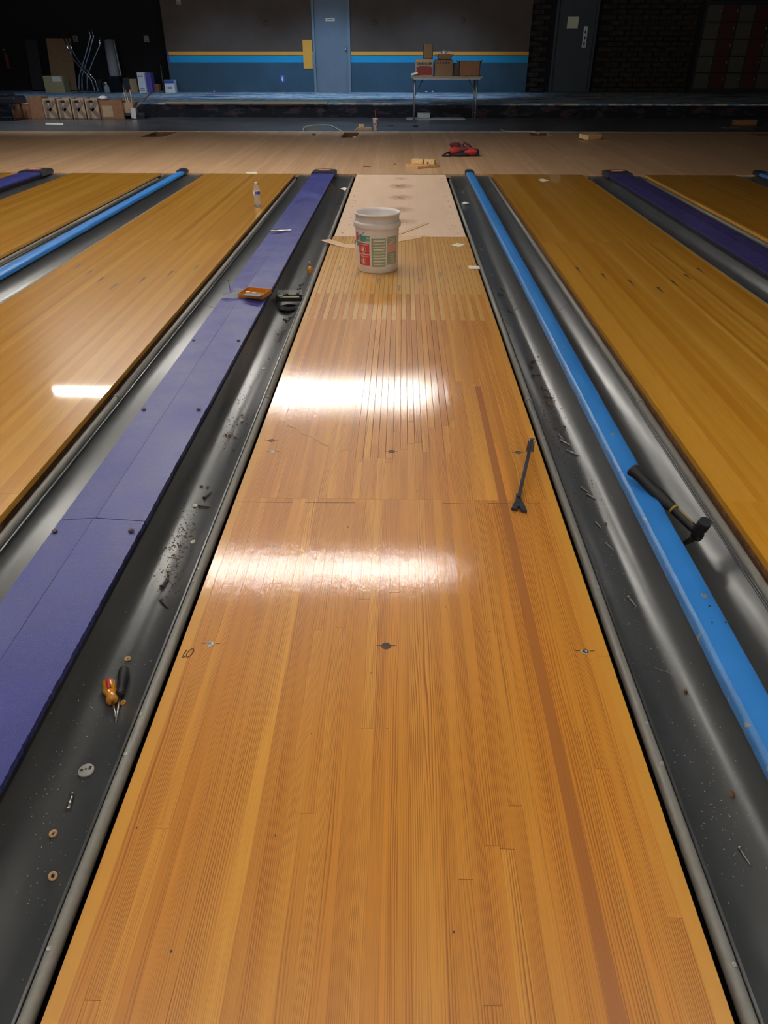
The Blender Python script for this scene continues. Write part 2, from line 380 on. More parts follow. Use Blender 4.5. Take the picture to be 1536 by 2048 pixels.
wb = struct(wall.obj('wall_back', M['wallgrey']))
dado = MB()
for a, b in ((WX0, DX0 - .07), (DX1 + .07, WX1)): dado.box(((a + b) / 2, BACK + .3, (1.12 + PZ) / 2), (b - a, .6, 1.12 - PZ))
d_ = struct(dado.obj('wall_back', M['wallteal']))
def zrow(py): return Q(520, py, BACK).z
for nm, mt, y0, y1 in (('yellow_stripe', 'stripey', 103, 110), ('blue_stripe', 'stripeb', 111.5, 125)):
    z1, z0 = zrow(y0), zrow(y1)
    for a, b in ((WX0 + .06, DX0 - .07), (DX1 + .07, WX1)):
        MB().box(((a + b) / 2, BACK - .006, (z0 + z1) / 2), (b - a, .012, z1 - z0)).obj(nm, M[mt], wb)
    MB().box((WX0 + .03, BACK - .006, (z0 + z1) / 2), (.06, .012, z1 - z0)).obj(nm, M['stripep'], wb)
a, b = Q(605, 80, BACK), Q(626, 137, BACK)
MB().box(((a.x + b.x) / 2, BACK - .015, (a.z + b.z) / 2), (b.x - a.x, .03, a.z - b.z)).obj('yellow_panel', M['stripey'], wb)
struct(MB().box((-9.3, 23.5, 1.55), (6.2, .2, 2.8)).obj('wall_back_left', M['wallblack']))
struct(MB().box((WX0, 22.62 + .6, 1.55), (.02, .6, 2.7)).obj('trim_3', M['wallblack']))
# right stretch of stacked dark stone
wr = struct(MB().box(((WX1 + 12.2) / 2, BACK + .36, 1.55), (12.2 - WX1, .5, 2.8)).obj('wall_back_right', M['wallblack']))
stone = MB().box((0, 0, 0), (.40, .07, .105), ch=.008).mesh('stone', M['brick'])
rdx0, rdx1 = Q(1101, 182, BACK).x, Q(1172, 182, BACK).x
k = 0
for row in range(19):
    x = WX1 + .2 - (row % 2) * .17 + .1
    while x < 7.75:
        if not (rdx0 - .28 < x < rdx1 + .28) and k < 300:
            o = link('stone', stone, wr, (x, BACK + .09 - random.random() * .035, PZ + .06 + row * .115)); o.scale = (random.uniform(.88, 1.0), 1, random.uniform(.9, 1.02)); k += 1
        x += .42
# doors
def mkdoor(n, x0, x1, leafm, framem, zt=2.40):
    dr = struct(MB().box(((x0 + x1) / 2, BACK + .05, (PZ + zt) / 2), (x1 - x0, .045, zt - PZ - .01)).obj('door_%d' % n, leafm))
    fr = MB()
    for xs in (x0 - .035, x1 + .035): fr.box((xs, BACK - .0, (PZ + zt) / 2 + .03), (.06, .12, zt - PZ + .06))
    fr.box(((x0 + x1) / 2, BACK, zt + .035), (x1 - x0 + .14, .12, .06))
    fr.obj('door_frame', framem, dr)
    return dr
d1 = mkdoor(1, DX0, DX1, M['door'], M['doorframe'])
kx = Q(692, 98, BACK)
kb = MB().lathe([(0, 0), (.03, 0), (.032, .008), (.012, .012), (.012, .045), (.028, .05), (.032, .07), (.02, .085), (0, .088)], 16, (kx.x, BACK + .027, kx.z), mat=Matrix.Rotation(R(90), 4, 'X')).obj('door_handle', M['chrome'], d1)
a = Q(660, 39, BACK); MB().box((a.x, BACK + .022, a.z), (.24, .012, .07)).obj('name_plate', M['paper'], d1)
for i in range(5): MB().box((a.x - .08 + i * .035, BACK + .014, a.z), (.02, .003, .018)).obj('print_mark', M['ink'], d1)
d2 = mkdoor(2, rdx0, rdx1, M['doordark'], M['doordark'])
a = Q(1146, 45, BACK); MB().box((a.x, BACK + .02, a.z), (.28, .008, .25)).obj('paper_notice', M['paper'], d2)
a = Q(1170, 74, BACK); MB().box((a.x, BACK + .02, a.z), (.10, .01, .46)).obj('sign_plate', M['white'], d2)
for i, l in enumerate('ALL'): pass
for i in range(3): MB().box((a.x, BACK + .013, a.z - .15 + i * .13), (.04, .003, .07)).obj('print_mark', M['ink'], d2)
# small wall plates
def plate(px, py, Y, wd, ht, mt, label, cat='wall plate'):
    p = Q(px, py, Y); t = thing('wall_plate', label, cat, (p.x, Y, p.z))
    MB().box((0, -.004, 0), (wd, .008, ht), ch=.002).obj('cover', M[mt], t)
    return t
for px, lb in ((151, 'small grey wall plate on black wall behind the bent chrome tubes'), (293, 'small grey wall plate on black wall above the white cartons')):
    t = plate(px, 78, 23.4, .13, .15, 'greymetal', lb)
    for s in (-1, 1): MB().box((0, -.010, s * .035), (.03, .004, .03)).obj('socket', M['capblack'], t)
t = plate(565, 157, BACK, .13, .17, 'bluelabel', 'small blue wall plate with white figure on the teal dado')
MB().lathe([(0, 0), (.016, 0), (.016, .004), (0, .004)], 12, (0, -.009, .045), mat=Matrix.Rotation(R(90), 4, 'X')).obj('white_figure', M['white'], t)
MB().box((0, -.010, -.01), (.045, .004, .07)).box((0, -.010, -.055), (.02, .004, .03)).obj('white_figure', M['white'], t)
for px, py, lb in ((532, 47, 'faint pale patch high on the dark wall left of the door'), (749, 45, 'faint pale patch high on the wall right of the door'), (925, 40, 'faint pale patch high on the wall above the boxes')):
    p = Q(px, py, BACK); o = MB().lathe([(0, 0), (.07, 0), (.065, .012), (0, .014)], 14, (0, 0, 0), mat=Matrix.Rotation(R(90), 4, 'X')).obj('blanking_plate', M['wallgrey'], None, (p.x, BACK, p.z)); tag(o, lb, 'wall plate')
p = Q(357, 3, BACK); t = thing('wall_bracket', 'small grey bracket at the top left of the taupe wall', 'bracket', (p.x, BACK, p.z))
MB().box((0, -.01, 0), (.12, .02, .12), ch=.003).obj('back_plate', M['greymetal'], t); MB().tube([(0, -.02, 0), (0, -.09, -.02), (0, -.1, -.08)], .012).obj('hook', M['greymetal'], t)
# lockers
lx0, lx1 = Q(1383, 180, BACK - .45).x, 0
lk = thing('locker_bank', 'bank of red and grey lockers in the dark right corner', 'lockers', (lx0, BACK - .45, PZ))
cw, chh = .405, .365
MB().box((cw * 2.5 - .02, .23, 1.0), (cw * 5 + .06, .42, 2.0)).obj('carcass', M['lockframe'], lk)
ld = MB().box((0, 0, 0), (cw - .03, .02, chh - .03), ch=.004)
lm = {k: ld.mesh('locker_door', M[k]) for k in ('lockred', 'lockgrey')}
hm = MB().box((0, -.008, 0), (.02, .016, .07)).box((0, -.02, -.01), (.012, .02, .02)).mesh('handle', M['steel'])
for c in range(5):
    for r_ in range(5):
        o = link('locker_door', lm['lockgrey' if c % 2 == 0 else 'lockred'], lk, (cw * (c + .5), .008, .10 + chh * (r_ + .5)))
        link('handle', hm, o, (cw * .36, -.01, .05))
t = MB().box((0, 0, 0), (1.1, .3, 1.25)).obj('counter_end', M['wallteal'], None, (lx0 + cw * 5 + .65, BACK - .25, PZ + .625)); tag(t, 'dark teal counter end right of the lockers', 'counter')

# ------------------------------------------------------------ ceiling lights over the lanes
tubes = [MB().tube([(-.6, 0, 0), (.6, 0, 0)], .019, 10).mesh('tube', M['tube%d' % k_]) for k_ in range(4)]
capm = MB().box((0, 0, .02), (.03, .05, .075)).mesh('lamp_holder', M['lampwhite'])
rows = [(-2.7, 'behind the camera'), (1.3, 'above the near lane end'), (5.36, 'above the arrows'), (9.4, 'above the foul line')]
for y, nm in rows:
    for x, sd in ((-.79, 'middle lane'), (-3.62, 'left lane'), (-6.5, 'far left lanes'), (2.04, 'right lane (added fill)'), (4.87, 'far right lanes (added fill)')):  # right-hand lights are unseen, added to brighten the right lane
        if (x > 0 and y > 2) or (x < -6 and y > 9): continue
        t = thing('ceiling_light', 'white twin tube ceiling light %s on the %s side' % (nm, sd), 'light', (x, y, 2.79))
        MB().box((0, 0, .085), (2.48, .09, .05)).add([(-1.24, -.045, .06), (1.24, -.045, .06), (1.24, -.16, .03), (-1.24, -.16, .03), (-1.24, .045, .06), (1.24, .045, .06), (1.24, .16, .03), (-1.24, .16, .03)], [(0, 1, 2, 3), (7, 6, 5, 4)]).obj('housing', M['lampwhite'], t)
        for s in (-1, 1):
            link('tube', tubes[[q_[0] for q_ in rows].index(y)], t, (s * .62, 0, 0))
            for q in (-1, 1): link('lamp_holder', capm, t, (s * .62 + q * .605, 0, 0))

# ------------------------------------------------------------ lanes
BW = 1.065 / 39
def boardmesh(name, wd, mat, th=.022, ch=.0003):
    x = wd / 2; ch = max(ch, 1e-5); pr = [(-x, -th), (x, -th), (x, -ch), (x - ch, 0), (-x + ch, 0), (-x, -ch)]
    vs = [(a, 0, b) for a, b in pr] + [(a, 1, b) for a, b in pr]
    return MB().add(vs, [tuple(range(6)), tuple(range(6, 12))[::-1]] + [(i, i + 6, (i + 1) % 6 + 6, (i + 1) % 6) for i in range(6)]).mesh(name, mat)
bm = {k: boardmesh('board', BW - g, M[k]) for k, g in (('pine', .0), ('pine_red', .0), ('pine_pale', .0), ('maple', .0011))}
bm['lane_print'] = boardmesh('board', BW, M['lane_print'], ch=0); bm['pine_gap'] = boardmesh('board', BW - .0013, M['pine'], ch=.0005)
def board(par, cx, i, kind, y0, y1, z=0.0):
    o = link('board', bm[kind], par, (cx + (i - 19) * BW, y0 + .0004, z)); o.scale = (1, y1 - y0 - .0008, 1); return o
SP1, SP2, PLY, SEAM = 3.937, 4.44, 6.04, 2.05
ln = thing('bowling_lane', 'middle worn orange wooden lane with white bucket and plywood patch', 'bowling lane', (0, 0, 0))
MB().box((0, 3.9, -.062), (1.055, 11.0, .08)).obj('lane_core', M['core'], ln)
for i in range(39):
    fing = SP2 if i % 2 else SP1
    k = 'pine'
    if i == 32: k = 'pine_red'
    if i in (0, 38): k = 'pine_pale'
    y = -1.6; cuts = [y, SEAM]
    if random.random() < .5: cuts.append(random.uniform(.3, 1.8))
    if random.random() < .55: cuts.append(random.uniform(2.3, 3.6))
    if 14 <= i <= 27: cuts.append(SEAM + .25 + .3 * random.random())
    cuts.append(fing); cuts.sort()
    for a, b in zip(cuts, cuts[1:]): board(ln, 0, i, 'pine_gap' if (14 <= i <= 27 and a > SEAM + .2) else ('pine' if i == 32 and a > SEAM + .4 else k), a, b, random.uniform(-.0001, .0001))
    board(ln, 0, i, 'maple', fing, PLY, random.uniform(-.0003, .0003))
# plywood sheet beyond the boards
MB().box((0, (PLY + FOUL - .04) / 2, -.008), (1.05, FOUL - .04 - PLY - .006, .012), ch=.001).obj('plywood_sheet', M['ply'], ln)
def blob(mb, x, y, z, rx, ry, n=12, h=.0004):
    pts = [(x + rx * math.cos(2 * math.pi * j / n) * random.uniform(.7, 1.15), y + ry * math.sin(2 * math.pi * j / n) * random.uniform(.7, 1.15)) for j in range(n)]
    mb.prism(pts, z, z + h)
arrow_y = [4.96, 4.80, 4.64, 4.48, 4.64, 4.80, 4.96]
def arrows(par, cx, mat, y_off=0):
    for k in range(7):
        x = cx + (k - 3) * 5 * BW; y = arrow_y[k] + y_off
        MB().prism([(x, y), (x + .0105, y + .145), (x - .0105, y + .145)], -.0005, .0006).obj('arrow_marker', mat, par)
arrows(ln, 0, M['markergrey'])
mb = MB()
for r_ in range(11):
    for s in (-1, 1):
        for q in range(2):
            blob(mb, s * (.47 - q * .04 * random.random()), PLY + .15 + r_ * .29 + random.uniform(-.03, .03), -.0017, .010, .007, 7)
mb.obj('nail_stain', M['stain'], ln)
mb = MB()
for _ in range(70):
    y = random.uniform(.5, 5.9); blob(mb, random.uniform(-.5, .5), y, 0, random.uniform(.001, .0024), random.uniform(.0014, .0034), 7)
o = mb.obj('nail_hole', M['ink'], ln); o['kind'] = 'stuff'
# screws set in the lane with a pencil tick across each
scr = MB().lathe([(0, .0002), (.0022, .0002), (.0022, .0012), (.0085, .0010), (.0095, 0), (.0095, -.002)], 16)
scm = scr.mesh('screw', M['steel'])
for px, py, c in ((421, 1288, 0), (772, 1292, 1), (1170, 1303, 0), (783, 903, 1), (543, 881, 1), (545, 903, 0), (1036, 905, 1)):
    q = P(px, py)
    if c == 0: link('screw', scm, ln, (q.x, q.y, .0002))
    else: MB().lathe([(0, .0003), (.010, .0003), (.012, .0008), (.012, 0)], 14, (q.x, q.y, 0)).obj('screw_hole', M['rust'], ln)
    for s in (-1, 1): MB().box((q.x + s * .018, q.y + .002, .0003), (.012, .002, .0006)).obj('tick_mark', M['ink'], ln)
# the handwritten 10
q = P(369, 1308); MB().tube([q + Vector((.002, .015, .0004)), q + Vector((-.002, 0, .0004)), q + Vector((-.002, -.013, .0004)), q + Vector((.004, -.009, .0004))], .0011, 6).obj('handwritten_mark', M['ink'], ln)
q = P(380, 1306); pts = [q + Vector((.0068 * math.cos(a) + .003 * math.sin(a), .015 * math.sin(a), .0004)) for a in [2 * math.pi * j / 16 for j in range(17)]]
MB().tube(pts, .0011, 6).obj('handwritten_mark', M['ink'], ln)
for a, b in ((((475, 1003)), (585, 1005)), ((610, 1005), (710, 1005)), ((885, 1007), (930, 1007)), ((975, 1007), (1022, 1007)), ((1055, 1007), (1105, 1008))):
    A, B = P(*a), P(*b); MB().box(((A.x + B.x) / 2, (A.y + B.y) / 2, .0002), (B.x - A.x, .0018, .0006)).obj('seam_crack', M['ink'], ln)

def side_lane(cx, label, full=True, seams=(2.06, 5.87), arr=True, left_side=None):
    t = thing('bowling_lane', label, 'bowling lane', (0, 0, 0))
    MB().box((cx, 3.9, -.033), (1.061, 11.1, .022)).obj('lane_core', M['core2'] if cx > 0 else M['core'], t)
    MB().box((cx, 3.9, -.068), (1.075, 11.1, .046)).obj('lane_core', M['core'], t)
    ys = ([-1.6] + list(seams) + [FOUL - .012]) if full else [-1.6, FOUL - .012]
    for i in range(39):
        for a, b in zip(ys, ys[1:]): board(t, cx, i, 'lane_print', a, b)
    if arr: arrows(t, cx, M['marker'])
    dots = [3, 5, 8, 11, 14, 24, 27, 30, 33, 35]
    for i in dots:
        MB().lathe([(0, .0007), (.006, .0007), (.006, 0)], 10, (cx + (i - 19.5) * BW, 7.3, 0)).obj('guide_dot', M['marker'], t)
    return t
side_lane(-1.265 - .5325, 'glossy pale lane left of the purple divider, holding the water bottle')
side_lane(1.085 + .5325, 'amber lane right of the hammer, with seven dark arrows')
side_lane(-2.886 - .5325, 'second glossy lane to the left, beyond the blue divider', False)
side_lane(2.8825 + .5325, 'dim brown lane at the right edge beyond the purple divider', False)
side_lane(-4.6835 - .5325, 'sliver of lane at the far left edge beyond two dividers', False, arr=False)

# ------------------------------------------------------------ gutters
def gz(X, Xi, Xo):
    t = (X - Xi) / (Xo - Xi)
    return -.092 + (.050 * abs(1 - 2 * t) ** 2.4 if t < .5 else .094 * abs(2 * t - 1) ** 2.6)
Y0, Y1 = -1.6, FOUL - .003
def gutter(edge, s, div, label, full=True):
    """edge: lane edge x, s: +1 when the gutter lies to the right of its lane, div: x where the divider stands"""
    Xi, Xo = edge + s * .052, div
    t = thing('gutter', label, 'gutter', (0, 0, 0))
    n = 26; cuts = [Y0, 4.42, 8.95, Y1] if full else [Y0, 4.42, 8.95, Y1]
    for j, (a, b) in enumerate(zip(cuts, cuts[1:])):
        up = .0015 * (j % 2); A, B, A2, B2 = [], [], [], []
        for i in range(n + 1):
            X = Xi + (Xo - Xi) * i / n; z = gz(X, Xi, Xo) + up
            ze_ = z if b < Y1 else -.010 + z * .08
            A.append((X, a, z)); B.append((X, b + .01 * (b < Y1), ze_)); A2.append((X, a, z - .004)); B2.append((X, b + .01 * (b < Y1), ze_ - .004))
        mb = MB().strip(A, B, True)
        mb.strip(A2, A); mb.strip(B, B2)
        mb.obj('gutter_section', M['gutter'], t)
    # rolled lip beside the rail
    for o_, h_ in ((.006, .004), (.016, .002)):
        MB().box((Xi - s * o_ + s * .012, (Y0 + Y1) / 2, -.040 + h_), (.007, Y1 - Y0, .006), ch=.001).obj('gutter_lip', M['gutter'], t)
    rx = edge + s * .036; yc = [Y0, 2.92, 5.95, Y1 - (.25 if s > 0 else .05)]
    for j, (a, b) in enumerate(zip(yc, yc[1:])):
        r0 = .0142 if j == 1 else .0134
        MB().tube([(rx, a, -.030), (rx, b, -.030)], r0, 14).obj('rail', M['rail'], t)
        if j: 
            MB().tube([(rx, a - .012, -.030), (rx, a + .012, -.030)], .0158, 16).obj('rail_collar', M['rail'], t)
    if abs(edge) < .6:
        for yy in (.62, 1.13, 1.02, 1.68, 1.62, 2.25, 2.55, 3.4):
            MB().lathe([(0, .0006), (.0018, .0006), (.0018, .0016), (.0045, .0012), (.005, -.001)], 10, (rx - s * -.004, yy, -.0165)).obj('rail_screw', M['steel'], t)
    return t
gutter(-.5325, -1, -.800, 'left gutter of the middle lane, holding the two screwdrivers')
gutter(.5325, 1, .782, 'right gutter of the middle lane, scattered with screws')
gutter(1.085, -1, .838, 'gutter under the hammer head, left of the amber lane')
gutter(-1.265, 1, -.998, 'gutter left of the purple cover, beside the glossy pale lane')
gutter(-2.33, -1, -2.585, 'gutter right of the left blue divider', False)
gutter(-2.886, 1, -2.632, 'gutter left of the left blue divider', False)
gutter(2.15, 1, 2.42, 'grey gutter right of the amber lane, before the dark purple cover', False)
gutter(2.8825, -1, 2.615, 'gutter mostly hidden behind the dark purple cover at right', False)
gutter(-3.951, -1, -4.22, 'gutter right of the purple cover at the far left', False)
gutter(-4.6835, 1, -4.41, 'gutter hidden behind the purple cover at the far left', False)
gutter(3.9475, 1, 4.20, 'gutter in the dim right corner by the last blue divider', False)

# dividers
def jag(x, y0, y1, amp, n):
    return [(x + random.uniform(-amp, amp), y0 + (y1 - y0) * i / n) for i in range(n + 1)]
def cover(cx, label, near=True, mat='purple'):
    t = thing('ball_return_cover', label, 'lane divider', (0, 0, 0))
    hw = .131; rg = cx + (-.018 if near else 0); ze, zr = .040, .050
    cuts = [Y0, 1.84, 4.75, FOUL - .30] if near else [Y0, 4.75, FOUL - .30]
    for j, (a, b) in enumerate(zip(cuts, cuts[1:])):
        r2 = rg + (-.006 if j == 0 and near else 0)
        for s in (-1, 1):
            n = int((b - a) * 90); amp = .0013 if (near and s > 0) else .0009
            ed = jag(cx + s * hw, a + .0015, b - .0015, amp if j < 2 else .001, n); fine = .0014
            T = [(x, y, ze) for x, y in ed]; I = [(r2 + s * fine * .5, y, zr if j < 2 else ze + .004) for x, y in ed]
            D = [(x - s * .001, y, ze - .018) for x, y in ed]
            mb = MB()
            if s > 0: mb.strip(I, T); mb.strip(T, D)
            else: mb.strip(T, I); mb.strip(D, T)
            for row, k_ in ((0, 0), (-1, 0)):
                p0, p1 = I[row], T[row]; mb.add([p0, p1, (p1[0], p1[1], p1[2] - .018), (p0[0], p0[1], p0[2] - .018)], [(0, 1, 2, 3)])
            mb.obj('cover_board', M[mat], t)
    MB().box((cx, (Y0 + FOUL - .3) / 2, .008), (hw * 2 - .03, FOUL - .3 - Y0, .03)).obj('cover_base', M['fringe'], t)
    # fuzzy black skirt under the edge
    for s in (-1, 1):
        n = 140 if near else 20; A, B = [], []
        for i in range(n + 1):
            y = Y0 + (FOUL - .3 - Y0) * i / n
            A.append((cx + s * (hw - .002 + random.uniform(0, .0035 if near else .001)), y, ze - .012)); B.append((cx + s * (hw - .014), y, -.012))
        MB().strip(A, B).obj('carpet_skirt', M['fringe'], t)
    # rounded black end cap with oval emblem
    y0, y1 = FOUL - .32, FOUL + .06; A = []
    rowsv = []
    for i in range(9):
        u = i / 8; y = y0 + (y1 - y0) * math.sin(u * math.pi / 2); hh = .062 - .0 * u; wv = hw + .010 - .03 * u ** 4
        z = .058 * math.sqrt(max(0, 1 - u ** 3.2)) + .003
        rowsv.append([(cx - wv, y, .0), (cx - wv, y, z * .72), (cx - wv * .9, y, z * .92), (cx - wv * .5, y, z), (cx, y, z * 1.05), (cx + wv * .5, y, z), (cx + wv * .9, y, z * .92), (cx + wv, y, z * .72), (cx + wv, y, 0)])
    mb = MB()
    for p0, p1 in zip(rowsv, rowsv[1:]): mb.strip(p1, p0, True)
    mb.add(rowsv[0], [tuple(range(9))])
    cap = mb.obj('end_cap', M['capblack'], t)
    yc, zc = FOUL - .17, .064
    MB().prism([(cx + .082 * math.cos(a), yc + .058 * math.sin(a)) for a in [2 * math.pi * j / 24 for j in range(24)]], zc - .012, zc + .001).obj('emblem', M['emblem'], cap)
    sc = MB()
    for i in range(6): sc.box((cx - .05 + i * .02, yc + .004 * (-1) ** i, zc + .0015), (.010, .035, .002), Matrix.Rotation(R(25 * (-1) ** i), 4, 'Z'))
    sc.obj('emblem_lettering', M['white'], cap)
    if near:
        for px, py in ((109, 1061), (262, 1060), (287, 818), (397, 818), (387, 680), (477, 680)):
            q = P(px, py, .046); MB().lathe([(0, .0022), (.002, .0022), (.0025, .0034), (.0075, .0028), (.009, 0)], 14, (q.x, q.y, .0445)).obj('cover_screw', M['ink'], t)
    return t
cover(-.899, 'purple painted cover strip left of the middle lane, carrying the small parts case')
cover(2.516, 'dark purple cover strip right of the amber lane', False, 'purple_dark')
cover(-4.317, 'purple cover strip with black end cap at the far left', False)
def bluediv(cx, label, near=True):
    t = thing('lane_divider', label, 'lane divider', (0, 0, 0)); hw = .044
    cuts = [Y0, 2.20, 5.3, FOUL - .09] if near else [Y0, FOUL - .09]
    for j, (a, b) in enumerate(zip(cuts, cuts[1:])):
        n = int((b - a) * 16)
        sec = [(-hw, .004), (-hw, .020), (-hw + .004, .029), (-hw + .012, .033), (0, .034), (hw - .010, .033), (hw - .003, .028), (hw, .018), (hw, .004)]
        rws = []
        for i in range(n + 1):
            y = a + .001 + (b - a - .002) * i / n; dz = random.uniform(-.0008, .0008)
            rws.append([(cx + x + random.uniform(-.0006, .0006), y, z + dz) for x, z in sec])
        mb = MB(); mb2 = MB()
        for p0, p1 in zip(rws, rws[1:]): mb.strip(p1[3:], p0[3:], True); mb2.strip(p1[:4], p0[:4], True)
        for row in (0, -1): mb.add(rws[row], [tuple(range(9))])
        mb.obj('divider_cap', M['blue'], t); mb2.obj('worn_edge', M['blue_edge'], t)
    MB().box((cx, (Y0 + FOUL - .09) / 2, -.02), (.05, FOUL - .09 - Y0, .045)).obj('divider_core', M['dark'], t)
    rowsv = []
    y0, y1 = FOUL - .10, FOUL + .10
    for i in range(8):
        u = i / 7; y = y0 + (y1 - y0) * math.sin(u * math.pi / 2); z = .050 * math.sqrt(max(0, 1 - u ** 3)) + .003; wv = (hw + .008) * (1 - .3 * u ** 3)
        rowsv.append([(cx - wv, y, 0), (cx - wv, y, z * .7), (cx - wv * .6, y, z * .95), (cx, y, z), (cx + wv * .6, y, z * .95), (cx + wv, y, z * .7), (cx + wv, y, 0)])
    mb = MB()
    for p0, p1 in zip(rowsv, rowsv[1:]): mb.strip(p1, p0, True)
    mb.add(rowsv[0], [tuple(range(7))]); mb.obj('end_cap', M['capblack'], t)
    if near:
        for px, py, r_ in ((1409, 1191, .009), (1225, 867, .008), (1128, 694, .008), (1071, 586, .008), (1419, 1212, .003), (1424, 1245, .003), (1451, 1245, .003)):
            q = P(px, py, .034); MB().lathe([(0, .0008), (r_ * .4, .0008), (r_ * .45, .0016), (r_ * .9, .0012), (r_, -.002)], 12, (q.x, q.y, .034)).obj('divider_screw', M['greymetal' if r_ > .005 else 'ink'], t)
    return t
bluediv(.810, 'blue painted divider right of the middle lane, under the hammer handle')
bluediv(-2.608, 'blue painted divider left of the glossy pale lane', False)
bluediv(4.2255, 'short stretch of blue divider in the dim right corner', False)

# ------------------------------------------------------------ approach deck with hatch openings
holes = []
for c in ((280, 338, 262, 274), (680, 723, 263, 275), (1062, 1110, 263, 271), (1478, 1530, 252, 262)):
    p0, p1 = P((c[0]), c[3]), P(c[1], c[3]); ya = p0.y
    holes.append((p0.x, P(c[1] - 8, c[3]).x, min(ya, APP_END - .62), APP_END - .06))
ap = thing('approach_deck', 'scuffed pale wooden approach floor beyond the foul line, with square cut openings', 'floor', (0, 0, 0))
xs = sorted([-12.18, 12.18] + [h[0] for h in holes] + [h[1] for h in holes])
ST = .0547
def deck(x0, x1, y0, y1):
    return MB().box(((x0 + x1) / 2, (y0 + y1) / 2, -.02), (x1 - x0, y1 - y0, .04))
am = boardmesh('deck_board', 1.0, M['approach'], .04, .0004)
x = -9.6; rnd2 = random.Random(3)
nb = 0
while x < 9.6 and nb < 300:
    wd = .0665; cuts = [FOUL + .002, APP_END]
    h = [q for q in holes if q[0] - .001 < x + wd / 2 < q[1] + .001]
    segs = [(cuts[0], h[0][2]), (h[0][3], cuts[1])] if h else [tuple(cuts)]
    for a, b in segs:
        if b - a < .02: continue
        o = link('deck_board', am, ap, (x + wd / 2, a, 0)); o.scale = (wd - .0006, b - a, 1); nb += 1
    x += wd
for a, b in ((-12.18, -9.6), (x, 12.18)): 
    if b > a: MB().box(((a + b) / 2, (FOUL + APP_END) / 2, -.02), (b - a, APP_END - FOUL, .04)).obj('deck_board', M['approach'], ap)
for h in holes:
    hx, hy, hw_, hd_ = (h[0] + h[1]) / 2, (h[2] + h[3]) / 2, h[1] - h[0], h[3] - h[2]
    MB().box((hx, hy, -.15), (hw_ + .08, hd_ - .002, .02)).box((hx, h[3] - .006, -.07), (hw_ + .06, .010, .136)).box((h[0] + .004, hy, -.07), (.008, hd_ - .004, .136)).box((h[1] + .03, hy, -.07), (.008, hd_ - .004, .136)).obj('opening_lining', M['hole'], ap)
    MB().box((h[0] + .20, hy, -.10), (.07, hd_ * .9, .07)).obj('joist', M['block'], ap)
struct(MB().box((0, APP_END + .012, .004), (24.2, .03, .012)).obj('trim_4', M['greymetal']))

# ------------------------------------------------------------ objects on the lanes
def on_gutter(px, py, Xi, Xo):
    z = -.06
    for _ in range(30):
        q = P(px, py, z); X = max(min(q.x, max(Xi, Xo)), min(Xi, Xo)); z = .5 * z + .5 * gz(X, Xi, Xo)
    if 4.42 < P(px, py, z).y < 8.95: z += .0015
    return P(px, py, z)
GL = (-.5845, -.800); GR = (.5845, .782); GH = (1.033, .838)
# bucket
bx, by = -.150, 5.035
bk = thing('bucket', 'white plastic bucket with printed green and red labels on the lane', 'bucket', (bx, by, .0))
MB().lathe([(0, 0), (.128, 0), (.134, .006), (.138, .10), (.144, .27), (.1455, .276), (.1455, .278), (.153, .278), (.153, .279), (.155, .281), (.1555, .308), (.1545, .312), (.148, .312), (.148, .316), (.146, .316), (.145, .29), (.126, .02), (0, .02)], 56).obj('body', M['bucket'], bk)
MB().lathe([(.128, .03), (.142, .31), (.1435, .354), (.147, .3545), (.1495, .358), (.1495, .364), (.148, .366), (.143, .366), (.140, .35), (.124, .03), (0, .026)], 56, (.002, 0, .0)).obj('inner_bucket', M['bucket'], bk)
def rb(z): return .1385 + (z - .10) * (.0055 / .17) if z > .1 else .134 + z * .045
def lab(a0, a1, z0, z1, m, d=.0006, nm='label'):
    A0, A1 = R(a0), R(a1); n = max(2, int((a1 - a0) / 4)); A = []; B = []
    for i in range(n + 1):
        a = A0 + (A1 - A0) * i / n
        A.append(((rb(z0) + d) * math.cos(a), (rb(z0) + d) * math.sin(a), z0)); B.append(((rb(z1) + d) * math.cos(a), (rb(z1) + d) * math.sin(a), z1))
    return MB().strip(A, B, True).obj(nm, M[m], bk)
# angle -90 faces the camera; smaller is to the left
lab(-104, -65, .045, .225, 'green'); lab(-61, -26, .055, .232, 'green')
lab(-61, -26, .135, .185, 'salmon', .0009)
lab(-143, -108, .200, .238, 'teal'); lab(-146, -110, .125, .192, 'labelred'); lab(-144, -109, .05, .118, 'labelred')
lab(-166, -148, .20, .250, 'magenta'); lab(-164, -148, .165, .195, 'teal')
for i in range(9): lab(-99, -69 + (i * 7 % 5), .058 + i * .0185, .063 + i * .0185 + .002 * (i % 3), 'offwhite', .0011, 'print_line')
for i in range(4): lab(-58, -31 - (i * 5 % 4), .19 + i * .010, .1935 + i * .010, 'offwhite', .0011, 'print_line')
for i in range(5): lab(-58, -31 - (i * 5 % 4), .065 + i * .013, .0685 + i * .013, 'offwhite', .0011, 'print_line')
for i in range(4): lab(-122 + i * 2, -108, .205 + i * .008, .2075 + i * .008, 'offwhite', .0011, 'print_line')
for z in (.125, .05):
    lab(-138, -112, z + .054, z + .061, 'salmon', .0011, 'print_line')
    A = []
    for j in range(17):
        a = 2 * math.pi * j / 16; ang = R(-129 + 8 * math.cos(a)); zz = z + .027 + .020 * math.sin(a); r_ = rb(zz) + .001
        A.append((r_ * math.cos(ang), r_ * math.sin(ang), zz))
    MB().tube(A, .0013, 5).obj('round_symbol', M['offwhite'], bk)
    lab(-132, -126, z + .014, z + .040, 'offwhite', .0011, 'print_line')
pts = [(.1455 * math.cos(R(-122)), .1455 * math.sin(R(-122)), .262)]
